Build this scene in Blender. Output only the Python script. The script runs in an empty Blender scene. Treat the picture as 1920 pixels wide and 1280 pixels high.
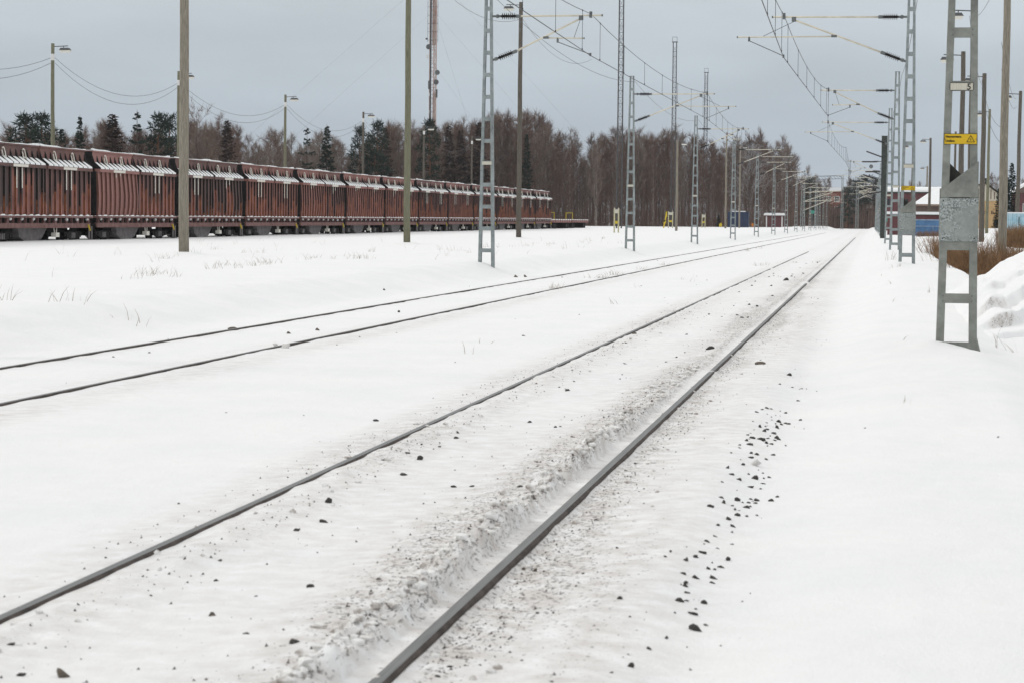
import bpy, bmesh, math, random
import numpy as np
from mathutils import Vector, Matrix, Euler
C = bpy.context.scene
COL = C.collection
R = math.radians
PI = math.pi
# ------------------------------------------------------------------ camera, sky, sun, exposure
YAW, PITCH, ROLL, CAMH, FPX = R(9.0488), R(3.0928), R(.55), 1.42, 4200.0
cam_data = bpy.data.cameras.new('camera')
cam = bpy.data.objects.new('camera', cam_data); COL.objects.link(cam)
cam_data.sensor_width = 36; cam_data.lens = FPX/1920*36
cam_data.clip_start = .1; cam_data.clip_end = 9000
CROT = Matrix.Rotation(YAW, 3, 'Z') @ Matrix.Rotation(PI/2-PITCH, 3, 'X') @ Matrix.Rotation(ROLL, 3, 'Z')
cam.matrix_world = Matrix.Translation((0, 0, CAMH)) @ CROT.to_4x4()
cam_data.dof.use_dof = True; cam_data.dof.focus_distance = 42; cam_data.dof.aperture_fstop = 9
C.camera = cam
C.view_settings.view_transform = 'Standard'; C.view_settings.look = 'None'
C.view_settings.exposure = .14; C.view_settings.gamma = 1
try: C.cycles.volume_max_steps = 64
except Exception: pass

SUN_EL, SUN_AZ = 36, -75        # degrees; azimuth clockwise from +Y (down the line)
W = bpy.data.worlds.new('World'); C.world = W; W.use_nodes = True
nt = W.node_tree; nt.nodes.clear()
def N(tree, typ, **kw):
    n = tree.nodes.new(typ)
    for k, v in kw.items(): setattr(n, k, v)
    return n
out = N(nt, 'ShaderNodeOutputWorld')
sky = N(nt, 'ShaderNodeTexSky'); sky.sky_type = 'NISHITA'; sky.sun_disc = False
sky.sun_elevation = R(SUN_EL); sky.sun_rotation = R(SUN_AZ)
bg1 = N(nt, 'ShaderNodeBackground'); bg1.inputs[1].default_value = .06
nt.links.new(sky.outputs[0], bg1.inputs[0])
tc = N(nt, 'ShaderNodeTexCoord'); sep = N(nt, 'ShaderNodeSeparateXYZ')
nt.links.new(tc.outputs['Generated'], sep.inputs[0])
mr = N(nt, 'ShaderNodeMapRange'); mr.inputs[1].default_value = 0; mr.inputs[2].default_value = 1
nt.links.new(sep.outputs[2], mr.inputs[0])
cr = N(nt, 'ShaderNodeValToRGB')                                  # overcast deck: darker and bluer at the horizon, bright overhead
el = cr.color_ramp.elements
el[0].position = 0; el[0].color = (.415, .488, .57, 1)
el[1].position = 1; el[1].color = (1.17, 1.165, 1.15, 1)
for p, c in ((.04, (.45, .512, .58, 1)), (.10, (.575, .63, .67, 1)), (.4, (.84, .87, .89, 1))):
    e = el.new(p); e.color = c
nt.links.new(mr.outputs[0], cr.inputs[0])
mp = N(nt, 'ShaderNodeMapping'); mp.inputs['Scale'].default_value = (3, 3, 14)
nz = N(nt, 'ShaderNodeTexNoise'); nz.inputs['Scale'].default_value = 1.6; nz.inputs['Detail'].default_value = 5
nt.links.new(tc.outputs['Generated'], mp.inputs[0]); nt.links.new(mp.outputs[0], nz.inputs['Vector'])
mr2 = N(nt, 'ShaderNodeMapRange'); mr2.inputs[1].default_value = .3; mr2.inputs[2].default_value = .7
mr2.inputs[3].default_value = .87; mr2.inputs[4].default_value = 1.07
nt.links.new(nz.outputs[0], mr2.inputs[0])
mul = N(nt, 'ShaderNodeVectorMath', operation='SCALE')
nt.links.new(cr.outputs[0], mul.inputs[0]); nt.links.new(mr2.outputs[0], mul.inputs['Scale'])
bg2 = N(nt, 'ShaderNodeBackground'); bg2.inputs[1].default_value = 1.0
nt.links.new(mul.outputs[0], bg2.inputs[0])
mixw = N(nt, 'ShaderNodeMixShader'); mixw.inputs[0].default_value = .90
nt.links.new(bg1.outputs[0], mixw.inputs[1]); nt.links.new(bg2.outputs[0], mixw.inputs[2])
nt.links.new(mixw.outputs[0], out.inputs[0])
sd = bpy.data.lights.new('sun', 'SUN'); sd.energy = .7; sd.angle = R(14); sd.color = (1, .96, .90)
sun = bpy.data.objects.new('sun', sd); COL.objects.link(sun)
sdir = Vector((math.sin(R(SUN_AZ))*math.cos(R(SUN_EL)), math.cos(R(SUN_AZ))*math.cos(R(SUN_EL)), math.sin(R(SUN_EL))))
sun.rotation_euler = sdir.to_track_quat('Z', 'Y').to_euler(); sun.location = (0, -20, 40)

# ------------------------------------------------------------------ helpers
def ray(px, py): return CROT @ Vector(((px-960)/FPX, (640-py)/FPX, -1))
def at(px, py, Y):
    d = ray(px, py); k = Y/d.y
    return Vector((d.x*k, Y, CAMH+d.z*k))
def hz(px): return 419.5 - (1632-px)*.0096
def gx(px, Y): return at(px, hz(px)+CAMH*FPX/max(Y, 1)*.9, Y).x
def gnd(px, py, z=0):
    d = ray(px, py); k = (z-CAMH)/d.z
    return Vector((d.x*k, d.y*k, z))
rnd = random.Random(7)
def sm(x, a, b):
    t = np.clip((np.asarray(x, float)-a)/(b-a), 0, 1); return t*t*(3-2*t)
_rs = np.random.RandomState(3); _tab = _rs.rand(256, 256)
def vnoise(x, y):
    x = np.asarray(x, float); y = np.asarray(y, float)
    xi = np.floor(x).astype(int); yi = np.floor(y).astype(int); fx = x-xi; fy = y-yi
    fx = fx*fx*(3-2*fx); fy = fy*fy*(3-2*fy)
    g = lambda a, b: _tab[a & 255, b & 255]
    return (g(xi, yi)*(1-fx)+g(xi+1, yi)*fx)*(1-fy)+(g(xi, yi+1)*(1-fx)+g(xi+1, yi+1)*fx)*fy
def fbm(x, y, o=4):
    s = 0; a = .5; t = 0
    for i in range(o):
        s = s+a*vnoise(x*2**i+17*i, y*2**i+31*i); t += a; a *= .5
    return s/t-.5

RAIL = dict(a=-3.02, b=-1.475, c=-8.02, d=-6.49)   # near track: a, b; second track: c, d
def ground_z(x, y, detail=True):
    x = np.asarray(x, float); y = np.asarray(y, float)
    bed = -.016+0*x
    rise = .0011*np.clip(y-60, 0, 300)
    plat = .30-.17*sm(-x, 10.6, 24)+rise*sm(-x, 9, 12)
    edge = .5*fbm(y*.07, x*.05+3, 3)
    left = sm(-x+edge, 8.75, 10.5)
    z = bed*(1-left)+plat*left
    zr = -.06+.16*sm(y, 8, 24)+.30*sm(y, 24, 52)
    zr = zr-.13*sm(x, 1.0, 1.7)*(1-sm(y, 30, 48))
    zr = zr+(.65*sm(x, 5, 12))*sm(y, 95, 135)
    rgt = sm(x, -.75, .75)
    z = z*(1-rgt)+zr*rgt - .05*sm(x, -.85, -.55)*(1-sm(x, -.5, .2))*(1-sm(y, 25, 50))
    z = z-1.5*sm(x, 1.95, 3.3)*(1-sm(x, 7.5, 11))*sm(y, 36, 46)*(1-sm(y, 80, 97))
    if detail:
        far = 1-sm(y, 60, 160)
        tr = sm(x, -9, -8.5)*(1-sm(x, -1.2, .2))
        z = z+.10*fbm(x*.22, y*.14, 3)*(1-tr)+.03*fbm(x*1.1+9, y*.6, 3)*(1-.5*tr)
        z = z+far*.018*fbm(x*5, y*2.6+4, 3)
        z = z+far*.022*(.25-np.abs(fbm(x*.9+y*.5, y*.55-x*.35+11, 3)))*(1-.8*tr)+far*.02*fbm(x*2.1+3, y*1.2, 2)*(1-.7*tr)
        for bx, by, bh, bw in ((.66, 24.3, .07, .28), (1.30, 24.4, -.06, .25), (-22.5, 71.7, .14, .55), (-22.5, 108, .14, .6), (-22.5, 143.5, .15, .6), (-9.9, 57.1, .10, .45), (-9.6, 57.3, -.05, .2), (.8, 57.7, .08, .4), (1.1, 57.9, -.05, .25), (-9.8, 92.2, .1, .5)):
            z = z+bh*np.exp(-((x-bx)**2+(y-by)**2*.6)/bw**2)
        # wind-cut edge of the bank
        z = z+far*.13*fbm(x*1.3, y*1.6, 3)*sm(-x, 8.7, 9.6)*(1-sm(-x, 10.4, 11.6))
        # ridge of churned snow inside the near rail, flangeway groove next to it
        dr = x-RAIL['b']
        amp = (.060*(1-sm(y, 12, 22))+.014)*(.55+1.1*np.clip(fbm(y*.9, 5+0*x, 3)+.45, 0, 1))
        lump = np.clip(.72+2.3*fbm(x*11, y*7.5, 3), .12, 1.7)
        z = z+amp*lump*sm(-dr, .120+.05*fbm(y*2.6, 7+0*x, 3), .150+.05*fbm(y*2.6, 7+0*x, 3))*(1-sm(-dr, .20, .31))
        z = z+.02*(1-sm(y, 18, 30))*np.clip(1+2*fbm(x*7, y*5, 3), 0, 2)*sm(-dr, .15, .3)*(1-sm(-dr, .35, .75))
        for k, s in (('a', 1), ('b', -1), ('c', 1), ('d', -1)):
            d = (x-RAIL[k])*s                                     # positive towards the inside of the track
            z = z-(.004 if k == 'b' else .002)*sm(d, .02, .04)*(1-sm(d, .085, .115))
            z = z-(.017 if k == 'b' else -.006 if k == 'a' else .002)*sm(-d, .02, .06)*(1-sm(-d, .15, .6))
        da = x-RAIL['a']
        z = z+.022*np.clip(.8+2.4*fbm(x*8, y*4+2, 3), 0, 2)*sm(da, .05, .15)*(1-sm(da, .16, .45))*(1-sm(y, 14, 40))
        z = z+.008*(1-sm(np.abs(da), .045, .2))
        # drifted over here and there
        for k, y0, q in (('a', 105, .014), ('b', 230, .02), ('c', 300, .02), ('d', 330, .02)):
            d = np.abs(x-RAIL[k])
            cov = sm(y+22*fbm(y*.06, 3+0*x, 2), y0-6, y0+10)
            z = z+q*cov*(1-sm(d, .3, .9))
        for k in 'b':
            d = x-RAIL[k]; q = fbm(y*1.3+(40 if k == 'a' else 0), 9+0*x, 3); z = z+.034*sm(q, .29, .40)*(1-sm(d, -.035+.10*sm(q, .27, .42), .02+.10*sm(q, .27, .42)))*sm(d, -.14, -.06)
    return z
def gz(x, y): return float(ground_z(x, y))

class MB:
    def __init__(s): s.v = []; s.f = []
    def quad(s, a, b, c, d):
        i = len(s.v); s.v += [tuple(a), tuple(b), tuple(c), tuple(d)]; s.f.append((i, i+1, i+2, i+3))
    def tri(s, a, b, c):
        i = len(s.v); s.v += [tuple(a), tuple(b), tuple(c)]; s.f.append((i, i+1, i+2))
    def box(s, c, d):
        x, y, z = c; a, b, e = d[0]/2, d[1]/2, d[2]/2
        i = len(s.v)
        s.v += [(x+sx*a, y+sy*b, z+sz*e) for sz in (-1, 1) for sy in (-1, 1) for sx in (-1, 1)]
        s.f += [tuple(i+k for k in q) for q in ((0, 2, 3, 1), (4, 5, 7, 6), (0, 1, 5, 4), (2, 6, 7, 3), (0, 4, 6, 2), (1, 3, 7, 5))]
        return s
    def hexa(s, p):       # eight corners ordered like box
        i = len(s.v); s.v += [tuple(q) for q in p]
        s.f += [tuple(i+k for k in q) for q in ((0, 2, 3, 1), (4, 5, 7, 6), (0, 1, 5, 4), (2, 6, 7, 3), (0, 4, 6, 2), (1, 3, 7, 5))]
    def beam(s, p, q, w, h, up=(0, 0, 1)):
        p = Vector(p); q = Vector(q); d = (q-p).normalized()
        u = Vector(up)
        if abs(d.dot(u)) > .95: u = Vector((0, 1, 0))
        a = d.cross(u).normalized()*w/2; b = a.cross(d).normalized()*h/2
        s.hexa([p-a-b, p+a-b, p-a+b, p+a+b, q-a-b, q+a-b, q-a+b, q+a+b])
        return s
    def tube(s, pts, r, n=6, cap=True):
        pts = [Vector(p) for p in pts]
        if not hasattr(r, '__len__'): r = [r]*len(pts)
        i0 = len(s.v); ref = Vector((0, 0, 1))
        for k, p in enumerate(pts):
            d = (pts[min(k+1, len(pts)-1)]-pts[max(k-1, 0)])
            d = d.normalized() if d.length > 1e-9 else Vector((0, 0, 1))
            u = ref if abs(d.dot(ref)) < .9 else Vector((0, 1, 0))
            a = d.cross(u).normalized(); b = a.cross(d)
            for j in range(n):
                t = 2*PI*j/n; s.v.append(tuple(p+(a*math.cos(t)+b*math.sin(t))*r[k]))
        for k in range(len(pts)-1):
            for j in range(n):
                a = i0+k*n+j; b = i0+k*n+(j+1) % n
                s.f.append((a, b, b+n, a+n))
        if cap:
            s.f.append(tuple(i0+j for j in reversed(range(n)))); s.f.append(tuple(i0+(len(pts)-1)*n+j for j in range(n)))
        return s
    def prism(s, poly, p0, ax, ay, th):   # polygon in plane (ax, ay) at p0, extruded by th vector
        p0 = Vector(p0); ax = Vector(ax); ay = Vector(ay); th = Vector(th); n = len(poly); i = len(s.v)
        for o in (Vector(), th):
            s.v += [tuple(p0+ax*u+ay*v+o) for u, v in poly]
        s.f.append(tuple(i+k for k in reversed(range(n)))); s.f.append(tuple(i+n+k for k in range(n)))
        for k in range(n): s.f.append((i+k, i+(k+1) % n, i+n+(k+1) % n, i+n+k))
        return s
    def ribbon(s, p, q, w, side, w2=None):
        p = Vector(p); q = Vector(q); a = Vector(side)*w/2; b = Vector(side)*(w if w2 is None else w2)/2
        s.quad(p-a, p+a, q+b, q-b)
    def ico(s, c, r, sq=(1, 1, 1), jit=.25, rg=rnd, sub=1):
        bm = bmesh.new(); bmesh.ops.create_icosphere(bm, subdivisions=sub, radius=1)
        i = len(s.v); c = Vector(c); bm.verts.ensure_lookup_table()
        for v in bm.verts:
            k = 1+rg.uniform(-jit, jit)
            s.v.append((c.x+v.co.x*r*sq[0]*k, c.y+v.co.y*r*sq[1]*k, c.z+v.co.z*r*sq[2]*k))
        for f in bm.faces: s.f.append(tuple(i+v.index for v in f.verts))
        bm.free(); return s
    def mesh(s, name, m=None, smooth=False):
        me = bpy.data.meshes.new(name); me.from_pydata(s.v, [], s.f)
        if m is not None: me.materials.append(m)
        if smooth: me.polygons.foreach_set('use_smooth', [True]*len(me.polygons))
        me.update(); return me
    def build(s, name, m, parent=None, smooth=False, loc=None):
        return mkobj(name, s.mesh(name, m, smooth), parent, loc)
def mkobj(name, me, parent=None, loc=None):
    o = bpy.data.objects.new(name, me); COL.objects.link(o)
    if parent is not None: o.parent = parent
    if loc is not None: o.location = loc
    return o
def empty(name, loc=(0, 0, 0), rz=0):
    o = bpy.data.objects.new(name, None); COL.objects.link(o); o.location = loc; o.rotation_euler.z = rz
    o.empty_display_size = .2; return o
def tag(o, label=None, cat=None, group=None, kind=None):
    if label: o['label'] = label
    if cat: o['category'] = cat
    if group: o['group'] = group
    if kind: o['kind'] = kind
    return o
def copy_tree(o, parent=None, fn=None):
    c = o.copy(); COL.objects.link(c)
    if parent is not None: c.parent = parent
    if fn: fn(c)
    for ch in list(o.children): copy_tree(ch, c, fn)
    return c

# ------------------------------------------------------------------ materials
def mat(name, col, rough=.7, metal=0, var=.0, scale=6, bump=0, bscale=20, spec=.3, stretch=(1, 1, 1), col2=None, thr=(.35, .65)):
    m = bpy.data.materials.new(name); m.use_nodes = True; t = m.node_tree; b = t.nodes['Principled BSDF']
    b.inputs['Roughness'].default_value = rough; b.inputs['Metallic'].default_value = metal
    b.inputs['Specular IOR Level'].default_value = spec
    co = N(t, 'ShaderNodeTexCoord'); ma = N(t, 'ShaderNodeMapping'); ma.inputs['Scale'].default_value = stretch
    t.links.new(co.outputs['Object'], ma.inputs[0])
    n = N(t, 'ShaderNodeTexNoise'); n.inputs['Scale'].default_value = scale; n.inputs['Detail'].default_value = 6; n.inputs['Roughness'].default_value = .6
    t.links.new(ma.outputs[0], n.inputs['Vector'])
    rp = N(t, 'ShaderNodeValToRGB'); e = rp.color_ramp.elements
    e[0].position = thr[0]; e[1].position = thr[1]
    c2 = col2 if col2 else tuple(min(1, c*(1+var)) for c in col)
    c1 = col if col2 else tuple(c*(1-var) for c in col)
    e[0].color = (*c1, 1); e[1].color = (*c2, 1)
    t.links.new(n.outputs[0], rp.inputs[0]); t.links.new(rp.outputs[0], b.inputs['Base Color'])
    if bump:
        n2 = N(t, 'ShaderNodeTexNoise'); n2.inputs['Scale'].default_value = bscale; n2.inputs['Detail'].default_value = 5
        t.links.new(ma.outputs[0], n2.inputs['Vector'])
        bp = N(t, 'ShaderNodeBump'); bp.inputs['Strength'].default_value = bump; bp.inputs['Distance'].default_value = .03
        t.links.new(n2.outputs[0], bp.inputs['Height']); t.links.new(bp.outputs[0], b.inputs['Normal'])
    return m
def mix(t, fac, a, b, blend='MIX'):
    n = N(t, 'ShaderNodeMix', data_type='RGBA', blend_type=blend)
    for s, v in ((0, fac), (6, a), (7, b)):
        if hasattr(v, 'is_linked') or hasattr(v, 'links'): t.links.new(v, n.inputs[s])
        else: n.inputs[s].default_value = v
    return n.outputs[2]
def mth(t, op, a, b=None, clamp=False):
    n = N(t, 'ShaderNodeMath', operation=op); n.use_clamp = clamp
    for s, v in ((0, a), (1, b)):
        if v is None: continue
        if hasattr(v, 'links'): t.links.new(v, n.inputs[s])
        else: n.inputs[s].default_value = v
    return n.outputs[0]
def maprange(t, v, a, b, c=0, d=1):
    n = N(t, 'ShaderNodeMapRange')
    t.links.new(v, n.inputs[0])
    for k, q in enumerate((a, b, c, d)):
        if hasattr(q, 'links'): t.links.new(q, n.inputs[k+1])
        else: n.inputs[k+1].default_value = q
    return n.outputs[0]

SNOW = (.86, .865, .86)
def snow_ground_mat():
    m = bpy.data.materials.new('trackside_snow'); m.use_nodes = True; t = m.node_tree; b = t.nodes['Principled BSDF']
    b.inputs['Roughness'].default_value = .75; b.inputs['Specular IOR Level'].default_value = .15
    co = N(t, 'ShaderNodeTexCoord').outputs['Object']
    at_ = N(t, 'ShaderNodeAttribute'); at_.attribute_name = 'dirt'; dirt = at_.outputs['Fac']
    def noise(s, det=4, st=(1, 1, 1), ro=.6):
        ma = N(t, 'ShaderNodeMapping'); ma.inputs['Scale'].default_value = st; t.links.new(co, ma.inputs[0])
        n = N(t, 'ShaderNodeTexNoise'); n.inputs['Scale'].default_value = s; n.inputs['Detail'].default_value = det; n.inputs['Roughness'].default_value = ro
        t.links.new(ma.outputs[0], n.inputs['Vector']); return n.outputs[0]
    broad = noise(.9, 3); fine = noise(48, 5, (1, .55, 1), .75); mid = noise(7, 4)
    c0 = mix(t, maprange(t, broad, .35, .65), (.84, .838, .835, 1), (.875, .868, .858, 1))
    # brownish film of brake dust and ballast dust near the rails
    film = mth(t, 'MULTIPLY', maprange(t, mid, .30, .68), dirt, True)
    film = mth(t, 'MULTIPLY', film, .72)
    c1 = mix(t, film, c0, (.47, .415, .37, 1))
    # grit specks
    th = maprange(t, dirt, 0, 1, .80, .53)
    sp = maprange(t, mth(t, 'SUBTRACT', fine, th), 0, .05)
    c2 = mix(t, mth(t, 'MULTIPLY', sp, .8), c1, (.13, .115, .105, 1))
    vo = N(t, 'ShaderNodeTexVoronoi'); vo.inputs['Scale'].default_value = 19; t.links.new(co, vo.inputs['Vector'])
    rc = N(t, 'ShaderNodeSeparateColor'); t.links.new(vo.outputs['Color'], rc.inputs[0])
    rad = mth(t, 'MULTIPLY', maprange(t, rc.outputs[0], .70, 1, 0, .26), mth(t, 'ADD', mth(t, 'MULTIPLY', dirt, .9), .06))
    dot = maprange(t, mth(t, 'SUBTRACT', vo.outputs['Distance'], rad), -.02, .02, 1, 0)
    dot = mth(t, 'MULTIPLY', dot, mth(t, 'GREATER_THAN', rad, .02))
    c3 = mix(t, mth(t, 'MULTIPLY', dot, .75), c2, (.10, .09, .08, 1))
    t.links.new(c3, b.inputs['Base Color'])
    bp = N(t, 'ShaderNodeBump'); bp.inputs['Strength'].default_value = .65; bp.inputs['Distance'].default_value = .02
    hsum = mth(t, 'ADD', mid, mth(t, 'MULTIPLY', fine, .6))
    t.links.new(hsum, bp.inputs['Height']); t.links.new(bp.outputs[0], b.inputs['Normal'])
    return m
def galv_mat(name, spangle=False, base=(.30, .33, .33)):
    m = bpy.data.materials.new(name); m.use_nodes = True; t = m.node_tree; b = t.nodes['Principled BSDF']
    b.inputs['Roughness'].default_value = .62; b.inputs['Metallic'].default_value = .35; b.inputs['Specular IOR Level'].default_value = .3
    co = N(t, 'ShaderNodeTexCoord').outputs['Object']
    n = N(t, 'ShaderNodeTexNoise'); n.inputs['Scale'].default_value = 3.5; n.inputs['Detail'].default_value = 8; n.inputs['Roughness'].default_value = .7
    t.links.new(co, n.inputs['Vector'])
    c = mix(t, maprange(t, n.outputs[0], .32, .68), tuple(k*.62 for k in base)+(1,), tuple(k*1.22 for k in base)+(1,))
    v = N(t, 'ShaderNodeTexVoronoi'); v.inputs['Scale'].default_value = 75 if spangle else 40; t.links.new(co, v.inputs['Vector'])
    sc = N(t, 'ShaderNodeSeparateColor'); t.links.new(v.outputs['Color'], sc.inputs[0])
    if spangle:
        n2 = N(t, 'ShaderNodeTexNoise'); n2.inputs['Scale'].default_value = 5; n2.inputs['Detail'].default_value = 4; t.links.new(co, n2.inputs['Vector'])
        where = maprange(t, n2.outputs[0], .42, .55)
        k = mth(t, 'MULTIPLY', maprange(t, sc.outputs[0], .55, .6), where)
        c = mix(t, mth(t, 'MULTIPLY', k, .75), c, (.13, .145, .14, 1))
        k2 = mth(t, 'MULTIPLY', maprange(t, sc.outputs[1], .7, .75), where)
        c = mix(t, mth(t, 'MULTIPLY', k2, .55), c, (.56, .60, .60, 1))
    else:
        c = mix(t, mth(t, 'MULTIPLY', maprange(t, sc.outputs[0], .6, 1), .22), c, (.22, .23, .21, 1))
    t.links.new(c, b.inputs['Base Color']); return m
def rust_wagon_mat(name='rusty_wagon_paint', edge=False):
    m = bpy.data.materials.new(name); m.use_nodes = True; t = m.node_tree; b = t.nodes['Principled BSDF']
    b.inputs['Roughness'].default_value = .72; b.inputs['Specular IOR Level'].default_value = .22
    co = N(t, 'ShaderNodeTexCoord').outputs['Object']; oi = N(t, 'ShaderNodeObjectInfo')
    ad = N(t, 'ShaderNodeVectorMath', operation='ADD'); t.links.new(co, ad.inputs[0])
    cx = N(t, 'ShaderNodeCombineXYZ'); t.links.new(mth(t, 'MULTIPLY', oi.outputs['Random'], 91), cx.inputs[0])
    t.links.new(cx.outputs[0], ad.inputs[1])
    def noise(s, st, det=5):
        ma = N(t, 'ShaderNodeMapping'); ma.inputs['Scale'].default_value = st; t.links.new(ad.outputs[0], ma.inputs[0])
        n = N(t, 'ShaderNodeTexNoise'); n.inputs['Scale'].default_value = s; n.inputs['Detail'].default_value = det; n.inputs['Roughness'].default_value = .6
        t.links.new(ma.outputs[0], n.inputs['Vector']); return n.outputs[0]
    base = mix(t, maprange(t, noise(1.5, (1, 1, .5)), .35, .65), (.185, .080, .065, 1), (.33, .150, .125, 1))
    sp = N(t, 'ShaderNodeSeparateXYZ'); t.links.new(co, sp.inputs[0])
    # worn charcoal patches, one strip between two ribs at a time, ragged lower ends
    cell = mth(t, 'FLOOR', mth(t, 'DIVIDE', sp.outputs[1], .7))
    wn = N(t, 'ShaderNodeTexWhiteNoise'); wn.noise_dimensions = '2D'
    cv = N(t, 'ShaderNodeCombineXYZ'); t.links.new(cell, cv.inputs[0]); t.links.new(mth(t, 'MULTIPLY', oi.outputs['Random'], 57), cv.inputs[1])
    t.links.new(cv.outputs[0], wn.inputs[0])
    zt = maprange(t, wn.outputs[0], 0, 1, .4, 3.9)
    zz = mth(t, 'ADD', sp.outputs[2], mth(t, 'MULTIPLY', mth(t, 'SUBTRACT', noise(2.5, (1, 3, 1)), .5), 1.6))
    pat = maprange(t, mth(t, 'SUBTRACT', zz, zt), -.1, .12)
    sc = N(t, 'ShaderNodeSeparateColor'); t.links.new(oi.outputs['Color'], sc.inputs[0])
    pat = mth(t, 'MULTIPLY', pat, sc.outputs[0])                 # object colour R: how much charcoal wear
    pat = mth(t, 'MULTIPLY', pat, maprange(t, sp.outputs[2], 3.72, 3.8, 1, .75))
    c = mix(t, mth(t, 'MULTIPLY', pat, .94), base, (.062, .053, .053, 1))
    st = maprange(t, noise(3, (1, 4, .25)), .58, .72)
    c = mix(t, mth(t, 'MULTIPLY', st, .55), c, (.30, .11, .05, 1))
    c = mix(t, sc.outputs[1], c, (.30, .16, .145, 1))             # object colour G: faded pinkish paint
    if edge:   # rib edges: paint worn to bare orange rust low down, near-black colour above
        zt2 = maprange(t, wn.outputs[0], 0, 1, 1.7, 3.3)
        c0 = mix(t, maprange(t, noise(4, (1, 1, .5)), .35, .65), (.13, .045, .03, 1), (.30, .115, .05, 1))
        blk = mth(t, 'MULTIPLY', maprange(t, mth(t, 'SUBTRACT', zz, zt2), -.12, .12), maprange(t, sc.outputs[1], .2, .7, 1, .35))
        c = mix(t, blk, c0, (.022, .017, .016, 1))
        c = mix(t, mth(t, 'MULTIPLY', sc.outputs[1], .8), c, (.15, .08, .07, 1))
    t.links.new(c, b.inputs['Base Color']); return m

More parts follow.
